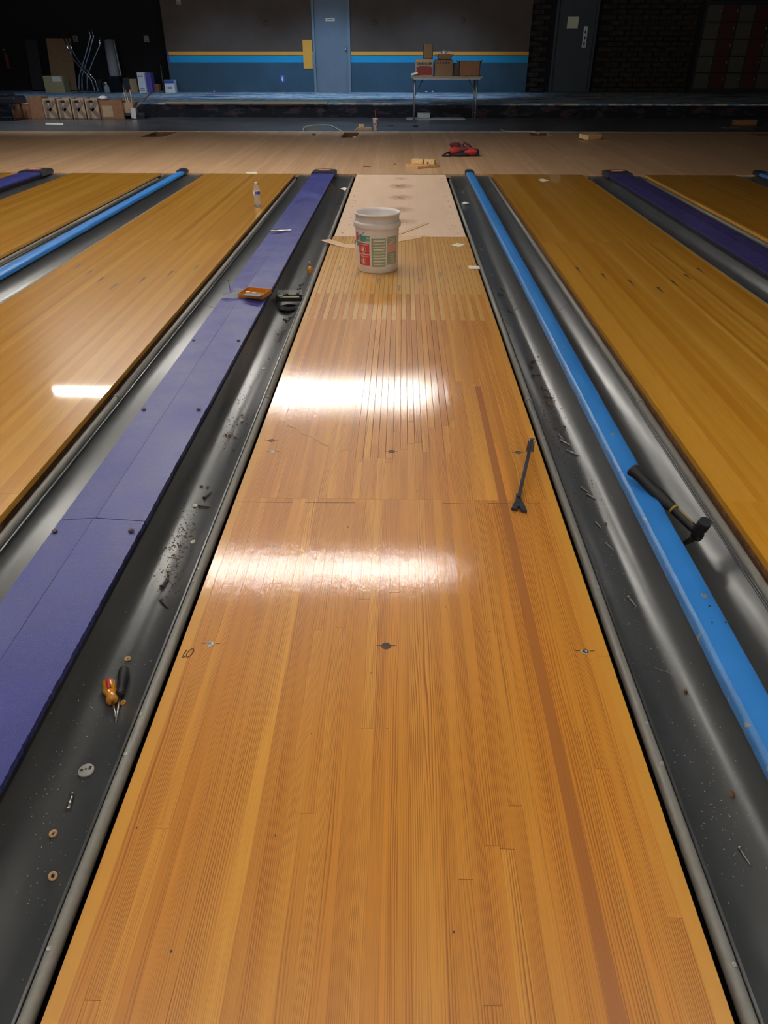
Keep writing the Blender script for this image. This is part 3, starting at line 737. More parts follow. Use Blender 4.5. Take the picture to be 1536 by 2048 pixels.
pts = [Vector(pts[0]), Vector((-.112, -.105, .235)), Vector((-.136, -.085, .205)), Vector((-.146, -.06, .175)), Vector((-.142, -.045, .150))]
MB().tube(pts, .0016, 6).obj('wire_handle', M['darksteel'], bk)
# wood strips and cards near it
def sheet(pxs, z, th, mat, name, label, cat, group=None, tilt=0, lift=0):
    pts = [P(a, b, z) for a, b in pxs]; c = sum(pts, Vector()) / len(pts)
    o = MB().prism([(p.x - c.x, p.y - c.y) for p in pts], 0, th).obj(name, M[mat], None, (c.x, c.y, z)); tag(o, label, cat, group)
    if tilt: o.rotation_euler = (R(tilt), 0, 0)
    return o
A, B_, D_ = P(643, 480, .01), P(700, 492, .001), P(715, 494, .001)
s1 = thing('wood_strip', 'tan wood strip sticking out over the left gutter by the bucket', 'wood strip', (0, 0, 0))
pp = [P(641, 480, .02), P(683, 477, .006), P(684, 489, .004), P(715, 494, .002), P(713, 501, .002), P(676, 497, .004)]
MB().add([tuple(p) for p in (P(641, 480, .012), P(660, 478, .010), P(688, 487, .003), P(716, 487.5, .003), P(716, 497, .003), P(683, 494, .004))] + [tuple(p - Vector((0, 0, .002))) for p in (P(641, 480, .012), P(660, 478, .010), P(688, 487, .003), P(716, 487.5, .003), P(716, 497, .003), P(683, 494, .004))],
         [(0, 5, 2, 1), (5, 4, 3, 2), (6, 7, 8, 11), (11, 8, 9, 10), (0, 6, 11, 5), (5, 11, 10, 4), (0, 1, 7, 6), (1, 2, 8, 7), (2, 3, 9, 8), (3, 4, 10, 9)]).obj('strip', M['veneer'], s1)
sheet([(798, 467), (850, 445), (858, 447), (801, 469)], .0, .003, 'veneer', 'wood_strip', 'tan wood strip on the plywood just right of the bucket', 'wood strip')
sheet([(795, 473), (850, 471), (840, 476), (795, 484)], .0005, .002, 'veneer', 'wood_strip', 'thin tan veneer piece over the plywood edge right of the bucket', 'wood strip')
for c, lb, z in (([(902, 490), (915, 486), (930, 489), (918, 494)], 'cream card lying beyond the arrows at the lane right side', .0006),
                 ([(936, 531), (958, 532), (960, 538), (938, 538)], 'white card overlapping the right rail beside the outer arrow', .0025),
                 ([(1076, 359), (1085, 357), (1098, 361), (1085, 364)], 'white card lying on the amber lane near the foul line', .0006),
                 ([(491, 344), (513, 344), (514, 348), (493, 347)], 'white slip of paper on the approach at the left lane foul line', .0012),
                 ([(90, 246), (126, 246), (127, 250), (92, 249)], 'pale slip of paper on the grey floor before the K boxes', .0012)):
    sheet(c, z, .0008, 'paper', 'paper_card', lb, 'card')
q = on_gutter(915, 353, *GR); o = MB().box((0, 0, 0), (.12, .17, .0015), Matrix.Rotation(R(10), 4, 'Z') @ Matrix.Rotation(R(-12), 4, 'Y')).obj('paper_card', M['paper'], None, q + Vector((0, 0, .014))); tag(o, 'cream card in the right gutter just before the foul line', 'card')
q = on_gutter(690, 380, *GL); o = MB().box((0, 0, 0), (.07, .10, .0015), Matrix.Rotation(R(-25), 4, 'Z') @ Matrix.Rotation(R(14), 4, 'Y')).obj('paper_card', M['paper'], None, q + Vector((0, 0, .01))); tag(o, 'small white card in the left gutter just before the foul line', 'card')
# crumpled tags
def crumple(px, py, g, r_, mat, name, label, cat):
    q = on_gutter(px, py, *g); mb = MB()
    prof = [(0, 0), (r_, .004), (r_ * 1.1, r_ * .35), (r_ * .6, r_ * .6), (0, r_ * .45)]
    mb.lathe(prof, 9); mb.v = [(x * random.uniform(.8, 1.2), y * random.uniform(.8, 1.2), z * random.uniform(.8, 1.3)) for x, y, z in mb.v]
    return tag(mb.obj(name, M[mat], None, q), label, cat)
crumple(931, 409, GR, .035, 'white', 'tape_roll', 'small white roll of tape in the right gutter beside the plywood', 'tape')
crumple(922, 366, GR, .022, 'steel', 'metal_clip', 'shiny metal clip in the right gutter below the cream card', 'clip')
crumple(692, 365, GL, .02, 'rust', 'metal_clip', 'dull metal clip in the left gutter near the foul line', 'clip')
# water bottle
q = P(516, 414); wbt = thing('water_bottle', 'clear plastic water bottle with blue label standing on the left lane', 'bottle', q)
MB().lathe([(0, 0), (.028, 0), (.032, .006), (.0325, .05), (.030, .056), (.0325, .062), (.0325, .075), (.030, .08), (.0325, .086), (.0325, .15), (.030, .165), (.020, .185), (.012, .198), (.0115, .205)], 24).obj('bottle_body', M['clear'], wbt)
MB().lathe([(.0130, .200), (.0145, .202), (.0145, .214), (.013, .217), (0, .217)], 16).obj('cap', M['white'], wbt)
MB().lathe([(.0331, .112), (.0331, .142)], 24).obj('label_band', M['offwhite'], wbt)
MB().lathe([(.0334, .114), (.0334, .140)], 14, a0=R(-115), a1=R(-20)).obj('label_print', M['bluelabel'], wbt)
MB().lathe([(0, .003), (.0295, .003), (.0305, .02), (0, .02)], 20).obj('water', M['glasswater'], wbt)
# pliers / multitool on the purple cover
q = P(561, 463, .052); ml = thing('pliers', 'open steel multi-tool lying across the purple cover', 'tool', (q.x, q.y, .047), R(4))
MB().box((-.035, -.012, .010), (.085, .014, .014), Matrix.Rotation(R(6), 4, 'Z'), ch=.002).obj('handle', M['steel'], ml)
MB().box((.045, .004, .010), (.085, .013, .014), Matrix.Rotation(R(10), 4, 'Z'), ch=.002).obj('handle', M['steel'], ml)
MB().prism([(-.02, 0), (.02, 0), (.012, .028), (.002, .045), (-.003, .045), (-.014, .028)], .005, .016).obj('jaws', M['greymetal'], ml)
MB().tube([(0, 0, .002), (0, 0, .02)], .007, 12).obj('pivot', M['steel'], ml)
MB().box((-.03, .012, .02), (.05, .004, .008), Matrix.Rotation(R(-14), 4, 'Y')).obj('blade', M['steel'], ml)
# nail standing upright
q = P(458, 584, .046); nl = thing('upright_nail', 'thin dark nail standing upright at the purple cover edge', 'nail', (q.x + .01, q.y, .030))
MB().tube([(0, 0, 0), (-.006, 0, .085)], .0022, 8).obj('shank', M['darksteel'], nl)
MB().tube([(-.006, 0, .085), (-.0062, 0, .088)], .0048, 10).obj('head', M['darksteel'], nl)
# parts case (orange and clear), open
q = P(498, 590, .055); cs = thing('parts_case', 'open orange and clear plastic parts case on the purple cover', 'case', (q.x, q.y, .049), R(-14))
def tray(mb, w_, d_, h_, t_=.0025, o=(0, 0, 0)):
    ox, oy, oz = o
    mb.box((ox, oy, oz + t_ / 2), (w_, d_, t_)); 
    for s in (-1, 1):
        mb.box((ox + s * (w_ / 2 - t_ / 2), oy, oz + h_ / 2), (t_, d_, h_)); mb.box((ox, oy + s * (d_ / 2 - t_ / 2), oz + h_ / 2), (w_, t_, h_))
    return mb
tray(MB(), .15, .135, .026, o=(.030, .02, .0)).obj('base', M['orange'], cs)
tray(MB(), .085, .135, .022, o=(-.09, -.005, .0)).obj('lid', M['clear'], cs)
MB().box((.055, -.065, .026), (.10, .045, .006), Matrix.Rotation(R(-6), 4, 'X'), ch=.001).obj('lid_flap', M['greymetal'], cs)
for i in range(3): MB().tube([(-.01 + i * .03, .02 - i * .012, .012), (.03 + i * .03, .03 - i * .012, .014)], .004, 6).obj('bit', M['blockpale' if i < 2 else 'steel'], cs)
for i in range(2): MB().box((-.005 + i * .045, .0 - i * .012, .024), (.022, .02, .004)).obj('latch', M['offwhite'], cs)
# black bit case in the gutter
q = on_gutter(578, 608, *GL); bc = thing('bit_case', 'open black bit case with clear lid wedged across the left gutter', 'case', (q.x + .012, q.y - .045, -.052), R(3))
tray(MB(), .165, .065, .022).obj('base', M['rubber'], bc)
MB().box((0, .036, .034), (.155, .003, .034)).obj('lid', M['clear'], bc)
MB().box((0, .0, .016), (.12, .022, .010), ch=.001).obj('insert', M['olive'], bc)
for i in range(4): MB().box((-.05 + i * .034, .028, .026), (.017, .005, .012), ch=.001).obj('latch', M['capblack' if i % 2 else 'disc'], bc)
MB().box((-.055, .0, .024), (.03, .024, .004)).obj('bit', M['teal'], bc)
q = on_gutter(579, 617, *GL); tr = thing('round_tray', 'black round magnetic tray leaning under the bit case', 'tray', (q.x, q.y - .035, -.085))
MB().lathe([(0, .002), (.045, .004), (.060, .014), (.063, .014), (.060, .008), (.045, 0), (0, 0)], 28).obj('dish', M['rubber'], tr)
# amber dropper bottle in gutter
q = on_gutter(620, 545, *GL); t = thing('amber_bottle', 'tiny amber plastic bottle in the left gutter opposite the bucket', 'bottle', q + Vector((0, 0, -.004)))
MB().lathe([(0, 0), (.018, 0), (.019, .004), (.019, .04), (.008, .05), (.008, .056)], 14).obj('bottle_body', M['amber'], t)
MB().lathe([(.009, .053), (.0095, .075), (.004, .082), (0, .082)], 12).obj('cap', M['steel'], t)

# pry bar
a, b = P(1038, 1016, .004), P(1062, 905, .004)
pb = thing('pry_bar', 'dark steel flat pry bar on the lane near the right rail', 'pry bar', (a.x, a.y, 0))
topq = Q(1064, 882, b.y + .012); L_ = b - a
rel = lambda v: Vector(v) - Vector((a.x, a.y, 0))
tp = rel(topq); tp.z = min(max(topq.z, .05), .075)
mb = MB(); mb.bar((.006, .055, .009), tp + Vector((-.002, -.006, -.001)), .0115, .0115)
mb.obj('shaft', M['darksteel'], pb)
ang = Matrix.Rotation(R(0), 4, 'Z')
mb = MB(); zt = [(-.027, -.012), (-.008, -.018), (-.006, .002), (.002, .002), (.004, -.022), (.022, -.026), (.020, 0), (.014, .035), (.012, .075), (.0, .08), (-.004, .05), (-.014, .022)]
mb.prism(zt, .003, .011); mb.obj('blade', M['darksteel'], pb)
MB().lathe([(0, .0116), (.0055, .0116), (.0055, .010)], 12, (-.002, .024, 0)).obj('nail_slot', M['ink'], pb)
MB().box(tp + Vector((0, .0, -.002)), (.022, .020, .012), ch=.002).obj('heel', M['steel'], pb)
for s in (-1, 1): MB().bar(tp + Vector((s * .0075, .006, -.004)), Vector((tp.x + s * .010 - .004, tp.y - .004, .003)), .008, .006).obj('claw', M['rust'], pb)
# hammer
H0, H1 = P(1264, 938, .078), P(1392, 1062, -.012)
hm_ = thing('claw_hammer', 'black claw hammer leaning from the blue divider into the right gutter', 'hammer', (H1.x, H1.y, H1.z))
d = H0 - H1; Lh = d.length; u = d.normalized()
rp = lambda k: u * (Lh * k)
MB().tube([rp(.0), rp(.06), rp(.33), rp(.36)], [.0125, .0145, .0145, .015], 12).obj('handle', M['rubber'], hm_)
MB().tube([rp(.34), rp(.38), rp(.55), rp(.72), rp(.84), rp(.93), rp(.975), rp(1.0)], [.0155, .0180, .0205, .0195, .0178, .0195, .0235, .0210], 16).obj('grip', M['rubber'], hm_)
MB().tube([rp(.325), rp(.35)], [.0170, .0180], 14).obj('yellow_ring', M['yellow'], hm_)
side = u.cross(Vector((0, 0, 1))).normalized(); upv = side.cross(u).normalized()
MB().bar(rp(.08) + upv * .0148, rp(.30) + upv * .0148, .0035, .002).obj('yellow_stripe', M['yellow'], hm_)
ax = (side * -.42 + Vector((0.05, .62, .62))).normalized(); ax = (ax - u * ax.dot(u)).normalized()
hc = u * -.008
MB().tube([hc - ax * .018, hc + ax * .004, hc + ax * .014, hc + ax * .022, hc + ax * .054, hc + ax * .057], [.016, .018, .015, .0195, .0198, .018], 18).obj('head', M['rubber'], hm_)
MB().tube([hc + ax * -.01, hc + u * -.016 + ax * -.006], [.018, .016], 12).obj('head_eye', M['rubber'], hm_)
sd = ax.cross(u).normalized()
for s in (-1, 1):
    MB().tube([hc - ax * .012 + sd * s * .005, hc - ax * .035 + sd * s * .008 + u * .002, hc - ax * .058 + sd * s * .011 + u * .010, hc - ax * .074 + sd * s * .013 + u * .024], [.0115, .010, .0075, .004], 8).obj('claw', M['rubber'], hm_)
# screwdrivers
def driver(a, b, split, rr, mats, label, prof):
    A = on_gutter(*a, *GL); B = on_gutter(*b, *GL); A = A + Vector((0, 0, rr)); B = B + Vector((0, 0, .004))
    t = thing('screwdriver', label, 'screwdriver', A); d = (B - A); Lx = d.length; u_ = d.normalized()
    MB().tube([u_ * Lx * split * k for k, _ in prof], [rr * r_ for _, r_ in prof], 12).obj('handle', M[mats[0]], t)
    MB().tube([u_ * Lx * split, u_ * Lx * .93, u_ * Lx], [.0032, .0032, .0016], 10).obj('shaft', M['steel'], t)
    return t, u_, Lx
t, u_, Lx = driver((219, 1373), (233, 1440), .56, .0165, ('amber',), 'stubby screwdriver with amber and red handle in the left gutter', [(0, .75), (.06, .98), (.5, 1.0), (.62, .75), (.72, .72), (.85, .95), (.97, .8), (1, .5)])
MB().tube([u_ * Lx * .56 * .03 + Vector((0, 0, .0105)), u_ * Lx * .56 * .55 + Vector((0, 0, .0125))], .0065, 8).obj('red_inset', M['redplastic'], t)
t, u_, Lx = driver((251, 1342), (232, 1448), .50, .0125, ('rubber',), 'screwdriver with plain black handle in the left gutter', [(0, .6), (.08, 1.0), (.35, 1.15), (.6, .9), (.8, .72), (.97, .85), (1, .9)])
MB().tube([u_ * Lx * .485, u_ * Lx * .53], .0125, 4).obj('collar', M['capblack'], t)
q = on_gutter(243, 1405, *GL)
def ring(px, py, r_, mat, label, g=GL, tilt=(0, 0), name='washer', group=None, lift=.0025):
    q = on_gutter(px, py, *g); o = MB().lathe([(r_ * .42, -.0018), (r_, -.0018), (r_ * 1.02, 0), (r_, .0022), (r_ * .42, .0018), (r_ * .42, -.0018)], 20).obj(name, M[mat], None, q + Vector((0, 0, lift)))
    e = .004; X = q.x; sl = math.atan((gz(X + e, *g) - gz(X - e, *g)) / (2 * e)); o.rotation_euler = (R(tilt[0]), -sl + R(tilt[1]), 0)
    return tag(o, label, 'washer', group)
ring(246, 1407, .0075, 'amber', 'small brass washer half under the black screwdriver')
ring(107, 1669, .0085, 'wood_ring', 'tan washer in the left gutter, below the bolt')
ring(107, 1755, .0085, 'wood_ring', 'lowest tan washer in the left gutter, tilted on edge', tilt=(25, 30), lift=.005)
ring(256, 1319, .0085, 'wood_ring', 'tan washer just above the screwdrivers')
ring(337, 1141, .008, 'paper', 'cream washer in the left gutter beside the near light reflection')
ring(386, 1085, .008, 'paper', 'cream washer in the left gutter right of the dark grit')
ring(390, 1013, .008, 'paper', 'cream washer in the left gutter by the dark screws')
ring(527, 738, .0095, 'white', 'bright white washer in the left gutter below the bit case')
# slotted disc, bolt
q = on_gutter(173, 1543, *GL); t = thing('slotted_disc', 'round grey plastic disc with two black slots in the left gutter', 'disc', q + Vector((0, 0, .003)))
t.rotation_euler = (R(2), math.radians(0), R(25)); 
sl = math.atan((gz(q.x + .004, *GL) - gz(q.x - .004, *GL)) / .008); t.rotation_euler = (0, -sl, 0)
MB().lathe([(0, .004), (.0135, .004), (.0150, .003), (.0165, .003), (.0175, .001), (.0175, -.002), (0, -.002)], 28).obj('face', M['disc'], t)
for dx, dy, w_, h_ in ((-.0085, -.002, .006, .006), (.0085, .004, .006, .009), (0, .001, .004, .004)): MB().box((dx, dy, .0042), (w_, h_, .0008)).obj('slot', M['ink'], t)
q = on_gutter(146, 1590, *GL); q2 = on_gutter(137, 1622, *GL); t = thing('bolt', 'short shiny bolt lying in the left gutter below the grey disc', 'bolt', q + Vector((0, 0, .005))); d = q2 - q
MB().tube([(0, 0, 0), d * .85], .0042, 10).obj('shank', M['steel'], t); MB().tube([d * .85, d * 1.05], .0065, 6).obj('head', M['steel'], t)
MB().tube([d * -.03, d * .12], .0055, 6).obj('nut', M['steel'], t)

# loose screws: one mesh pair, many copies
sh = MB().tube([(0, 0, 0), (.026, 0, 0), (.034, 0, 0)], [.0022, .0020, .0004], 6).mesh('shank', M['steel'])
hd = MB().tube([(-.003, 0, 0), (0, 0, 0)], [.0046, .0028], 8).mesh('head', M['steel'])
shr = MB().tube([(0, 0, 0), (.026, 0, 0), (.034, 0, 0)], [.0026, .0024, .0006], 6).mesh('shank', M['rust'])
hdr = MB().tube([(-.003, 0, 0), (0, 0, 0)], [.0052, .003], 8).mesh('head', M['rust'])
ORD = 'first second third fourth fifth sixth seventh eighth ninth tenth'.split(); CNT = {}
def nth(group, label):
    k = CNT.get(group, 0); CNT[group] = k + 1; return label % ORD[k]
def screw(px, py, g, ang, label, group, rust=False, s=1.0):
    if '%s' in label: label = nth(group, label)
    q = on_gutter(px, py, *g); X = q.x; sl = math.atan((gz(X + .006, *g) - gz(X - .006, *g)) / .012)
    t = thing('loose_screw', label, 'screw', q + Vector((0, 0, .0042 * s)), 0, group); t.scale = (s, s, s)
    t.rotation_euler = (Matrix.Rotation(-sl, 3, 'Y') @ Matrix.Rotation(R(ang), 3, 'Z')).to_euler()
    link('shank', shr if rust else sh, t); link('head', hdr if rust else hd, t)
RG = 'steel screws loose in the right gutter'
for i, (px, py, an, s) in enumerate([(1479, 1700, -80, 1.05), (1257, 1198, -75, 1.3), (1213, 1090, -70, 1.2), (1192, 1048, -72, 1.1), (1163, 978, -60, 1.2), (1176, 992, -55, 1.2), (1118, 872, -75, 1.3), (1122, 884, -50, 1.5), (1136, 905, -45, 1.6)]):
    lb = {0: 'steel screw lying lowest in the right gutter', 1: 'steel screw in the right gutter level with the hammer shadow and grit ring', 2: 'steel screw in the right gutter left of the hammer head', 3: 'steel screw in the right gutter just left of the hammer handle'}.get(i, '%s steel screw in the right gutter trail, counted up from the hammer handle')
    screw(px, py, GR, an, lb, RG if i > 3 else None, s=s)
for px, py, an in ((1003, 580, -60), (998, 590, 30), (1019, 623, -70), (1063, 726, 60), (1062, 737, 100), (1066, 752, 20), (1085, 778, -60), (1090, 795, -20), (1095, 808, -65)):
    screw(px, py, GR, an, '%s dark rusty screw along the right gutter, counted from the far end', 'rusty screws in the right gutter', True, 1.3)
for px, py, an, lb in ((326, 1175, 80, 'rusty screw in the left gutter above the black screwdriver, pointing up'), (324, 1205, -50, 'rusty screw in the left gutter lying aslant below another'), (410, 998, 70, 'rusty screw beside the cream washer in the left gutter'), (400, 1015, -8, 'rusty screw lying flat across the left gutter by the washer')):
    screw(px, py, GL, an, lb, None, True, 1.35)
for px, py, an in ((697, 383, 50), (683, 405, 60), (675, 410, 70), (600, 572, 55), (596, 580, 60), (594, 588, 65), (578, 638, 10), (568, 640, -50), (573, 645, 60)):
    screw(px, py, GL, an, '%s small screw in the left gutter, counted from the foul line', 'small screws in the far left gutter', True, 1.2)
for px, py, an in ((926, 385, 80), (929, 422, 90), (960, 490, 50), (958, 497, -30), (985, 552, 80)):
    screw(px, py, GR, an, '%s small screw in the right gutter, counted from the foul line', 'small screws in the far right gutter', False, 1.3)
# clumps
def lump(mb, c, r_):
    vs = [Vector(v) for v in ((1, 0, 0), (0, 1, 0), (-1, 0, 0), (0, -1, 0), (0, 0, .8), (0, 0, -.5))]
    vs = [Vector(c) + v * r_ * random.uniform(.6, 1.3) for v in vs]
    mb.add(vs, [(0, 1, 4), (1, 2, 4), (2, 3, 4), (3, 0, 4), (1, 0, 5), (2, 1, 5), (3, 2, 5), (0, 3, 5)])
def clumps(lst, g, label, group, mat='dirt'):
    for px, py in sorted(lst, key=lambda q: q[1]):
        q = on_gutter(px, py, *g); mb = MB()
        for _ in range(3): lump(mb, (random.uniform(-.004, .004), random.uniform(-.004, .004), .002), .0055)
        tag(mb.obj('dirt_clump', M[mat], None, q + Vector((0, 0, .0015))), nth(group, label), 'debris', group)
clumps([(485, 832), (484, 845), (451, 871), (469, 876), (458, 873), (467, 903), (404, 974), (415, 976), (381, 957), (538, 719)], GL, '%s brown dirt crumb in the left gutter, counted from the far end', 'dirt crumbs in the left gutter')
clumps([(1127, 855), (1110, 858), (1076, 715), (1462, 1586), (1369, 1384), (1461, 1590), (1210, 1048)], GR, '%s brown dirt crumb in the right gutter, counted from the far end', 'dirt crumbs in the right gutter')
def grit(centres, g, mat, label, rr=(.0006, .0018), name='grit', lane=False):
    mb = MB()
    for px, py, sx, sy, n in centres:
        for _ in range(int(n * 1.8)):
            a, b = random.gauss(px, sx), random.gauss(py, sy)
            q = on_gutter(a, b, *g); lo, hi = sorted(g)
            if lo + .004 < q.x < hi - .02: lump(mb, q + Vector((0, 0, .0006)), random.uniform(*rr))
    o = mb.obj(name, M[mat], None); tag(o, label, 'debris'); o['kind'] = 'stuff'; return o
grit([(372, 1060, 12, 30, 60), (352, 1110, 14, 30, 60), (336, 1150, 14, 25, 35), (480, 820, 16, 50, 60), (560, 672, 12, 14, 50), (455, 870, 16, 22, 20), (600, 560, 10, 40, 30), (660, 440, 12, 40, 40)], GL, 'dirt', 'brown grit scattered along the left gutter', (.0014, .0038))
grit([(300, 1260, 40, 60, 25), (200, 1400, 50, 60, 25), (130, 1600, 50, 120, 45), (100, 1750, 40, 120, 30)], GL, 'grit', 'pale specks scattered along the near left gutter')
grit([(1095, 815, 12, 22, 120), (1070, 735, 12, 25, 40), (1120, 880, 14, 30, 40), (1019, 630, 8, 25, 25), (1180, 990, 14, 20, 20)], GR, 'dirt', 'brown grit piled along the right gutter beside the lane', (.0014, .0040), 'dirt_grit')
grit([(1150, 930, 20, 40, 60), (1210, 1080, 20, 60, 50), (1260, 1200, 20, 50, 40), (1310, 1300, 30, 50, 40), (1400, 1500, 35, 70, 50), (1460, 1650, 30, 80, 40)], GR, 'grit', 'pale specks scattered along the near right gutter', (.0006, .0019), 'pale_grit')
for px, py, pts in ((1335, 1347, [(-.03, .02), (-.012, .008), (0, .004), (.02, -.014), (.036, -.03)]),):
    q = on_gutter(px, py, *GR); o = MB().tube([(a, b, .002) for a, b in pts], .0011, 6).obj('wire_bit', M['greymetal'], None, q); tag(o, 'thin bent wire scrap in the right gutter', 'wire')
q = P(620, 868); pts = [P(x, y, .0012) for x, y in ((575, 851), (592, 857), (603, 868), (622, 872), (640, 884), (655, 892))]
o = MB().tube(pts, .0008, 5).obj('plastic_thread', M['offwhite'], None); tag(o, 'thin pale curved thread on the lane below the far reflection', 'thread')

# ------------------------------------------------------------ objects on the approach
def blockbox(px, py, dims, rz, mat, label, name='wood_block', lift=0, cat='wood block', dx=0, dy=0, tilt=0):
    q = P(px, py); o = MB().box((0, 0, 0), dims, ch=min(dims) * .08).obj(name, M[mat], None, (q.x + dx, q.y + dy, dims[2] / 2 + lift)); o.rotation_euler = (R(tilt), 0, R(rz)); return tag(o, label, cat)
blockbox(845, 334, (.34, .27, .035), 35, 'block', 'brown plywood offcut on the approach below the pale block', lift=.001)
t = thing('wood_block', 'pale wood block with slots resting on the brown offcut', 'wood block', (P(845, 331).x + .01, P(845, 334).y + .0, .037), R(-12))
MB().box((-.075, 0, .028), (.14, .09, .055), ch=.003).box((.075, 0, .025), (.135, .085, .05), ch=.003).obj('body', M['blockpale'], t)
MB().box((0, -.046, .03), (.012, .003, .04)).box((.06, -.044, .018), (.02, .003, .02)).obj('slot', M['ink'], t)
blockbox(1180, 279, (.34, .20, .07), 38, 'blockpale', 'pale wood block on the approach right of the middle, tilted', lift=.012, tilt=5)
blockbox(1498, 252, (.42, .18, .09), 3, 'cardred', 'reddish brown block on the dim floor at far right', lift=.001, dy=.25)
blockbox(1462, 256, (.30, .16, .012), 10, 'greymetal', 'flat grey scrap beside the reddish block at far right', 'flat_scrap', lift=.001, cat='scrap')
blockbox(728, 262, (.26, .16, .045), 4, 'cardtan', 'tan wood block by the middle approach opening', lift=.001, dy=.14)
o = blockbox(722, 256, (.09, .08, .05), 12, 'blockpale', 'small pale block on top of the tan block', lift=.047, dy=-.05)
q = P(722, 262); o.location = (q.x, P(728, 262).y + .14, .047 + .025)
blockbox(750, 334, (.09, .02, .008), -4, 'ink', 'small dark sliver on the approach in front of the purple cover', 'dark_sliver', lift=.001, cat='scrap', dx=-.1)
blockbox(790, 329, (.03, .02, .008), 50, 'woodbrown', 'small brown chip on the approach above the plywood', 'wood_chip', lift=.001, cat='scrap')
blockbox(628, 271, (.05, .04, .03), 0, 'ink', 'small dark lump on the approach left of the middle opening', 'dark_lump', lift=.001, cat='scrap')
blockbox(831, 254, (.10, .05, .03), 10, 'ink', 'small dark lump on the grey floor right of the foam cup', 'dark_lump', lift=.001, cat='scrap')
blockbox(781, 252, (.12, .03, .01), 0, 'ink', 'thin dark sliver on the grey floor beside the foam cup', 'dark_sliver', lift=.001, cat='scrap')
q = P(751, 261); t = thing('foam_cup', 'white printed drink cup with red straw on the approach edge', 'cup', q)
MB().lathe([(0, 0), (.036, 0), (.050, .19), (.053, .192), (.053, .198), (0, .200)], 20).obj('cup_body', M['foam'], t)
MB().tube([(.005, 0, .19), (.0, 0, .31)], .006, 8).obj('straw', M['redplastic'], t)
for z, a in ((.05, -60), (.10, -100), (.15, -70), (.125, -45)): MB().lathe([(.0385 + z * .074, z), (.039 + (z + .02) * .074, z + .02)], 6, a0=R(a - 20), a1=R(a + 20)).obj('print_mark', M['labelred'], t)
# red tool bag
q = P(922, 314); bg = thing('tool_bag', 'crumpled red and black cloth bag on the approach', 'bag', (q.x, q.y + .12, 0))
def soft(mat, name, c, s, seed):
    rr = random.Random(seed); mb = MB(); n, m_ = 18, 9; vs = []
    for i in range(m_ + 1):
        th = math.pi * i / m_
        for j in range(n):
            a = 2 * math.pi * j / n; k = 1 + .12 * math.sin(3 * a + seed) * math.sin(th) + rr.uniform(-.06, .06)
            vs.append((c[0] + s[0] * math.sin(th) * math.cos(a) * k, c[1] + s[1] * math.sin(th) * math.sin(a) * k, max(.001, c[2] + s[2] * math.cos(th) * k)))
    fs = [(i * n + j, i * n + (j + 1) % n, (i + 1) * n + (j + 1) % n, (i + 1) * n + j) for i in range(m_) for j in range(n)]
    mb.add(vs, [f[::-1] for f in fs], True); return mb.obj(name, M[mat], bg)
soft('blackfab', 'bottom_panel', (.03, 0, .025), (.21, .10, .035), 1); soft('redbag', 'left_pocket', (-.08, -.02, .07), (.09, .08, .05), 2)
soft('redbag', 'right_pocket', (.13, -.02, .055), (.10, .08, .055), 3); soft('maroon', 'middle_panel', (.03, 0, .08), (.10, .09, .045), 4)
soft('maroon', 'rolled_flap', (-.07, .04, .135), (.08, .05, .032), 5); soft('blackfab', 'end_patch', (.225, -.01, .045), (.035, .06, .045), 6)
MB().tube([(.02, .03, .13), (.05, .03, .165), (.12, .02, .125), (.16, .02, .09)], [.018, .016, .016, .012], 8).obj('handle_strap', M['maroon'], bg)
MB().tube([(-.14, -.02, .05), (-.20, -.05, .04), (-.255, -.09, .012), (-.20, -.10, .008), (-.13, -.09, .010)], .012, 8).obj('strap', M['blackfab'], bg)
# cable
pts = [P(608, 262, .01), P(606, 258, .03), P(612, 253, .03), P(628, 251, .025), P(645, 250, .02), P(662, 251, .015), P(672, 256, .01), P(682, 262, .01), P(690, 266, -.02)]
o = MB().tube(pts, .009, 6).obj('cable', M['cable'], None); tag(o, 'yellowish cable looping over the grey floor into the middle opening', 'cable')
pts = [P(713, 257, .03), P(710, 262, .01), P(708, 268, -.03), P(702, 275, -.10)]
o = MB().tube(pts, .010, 6).obj('cable', M['cable'], None); tag(o, 'short cable hanging down inside the middle opening', 'cable')
pts = [P(998, 258, .01), P(1008, 262, .01), P(1030, 263, .01), P(1055, 262.5, .01), P(1070, 264, .01), P(1078, 268, -.02)]
o = MB().tube(pts, .008, 6).obj('cable', M['cable'], None); tag(o, 'thin cable running into the right approach opening', 'cable')

# ------------------------------------------------------------ things before the platform
def ytop(px, py, Y): return Q(px, py, Y)
def carton(x0, x1, yb, yt, Y, dep, mat, label, opened=True, name='cardboard_box', z0=0.0, cat='box', flap=True):
    A = Q(x0, (yb + yt) / 2, Y); B = Q(x1, (yb + yt) / 2, Y); zt = Q((x0 + x1) / 2, yt, Y).z; h = max(.03, zt - z0); w_ = B.x - A.x
    t = thing(name, label, cat, ((A.x + B.x) / 2, Y + dep / 2, z0))
    if opened:
        mb = tray(MB(), w_, dep, h, .008); mb.obj('body', M[mat], t)
        if flap:
            for s in (-1, 1): MB().box((s * (w_ / 2 + .02), 0, h - .03), (.006, dep * .96, .10), Matrix.Rotation(R(s * 38), 4, 'Y')).obj('flap', M[mat], t)
    else:
        MB().box((0, 0, h / 2), (w_, dep, h), ch=.004).obj('body', M[mat], t)
        MB().box((0, 0, h + .0005), (.05, dep * .98, .002)).obj('tape', M['cardtan'], t)
    t['w'] = w_; t['h'] = h; return t
Yf = 17.35
carton(25, 60, 230, 210, Yf, .3, 'cardred', 'low brown open box at the left end of the box row')
carton(58, 86, 232, 194, Yf - .05, .35, 'cardred', 'tall reddish brown box beside the first K box', False)
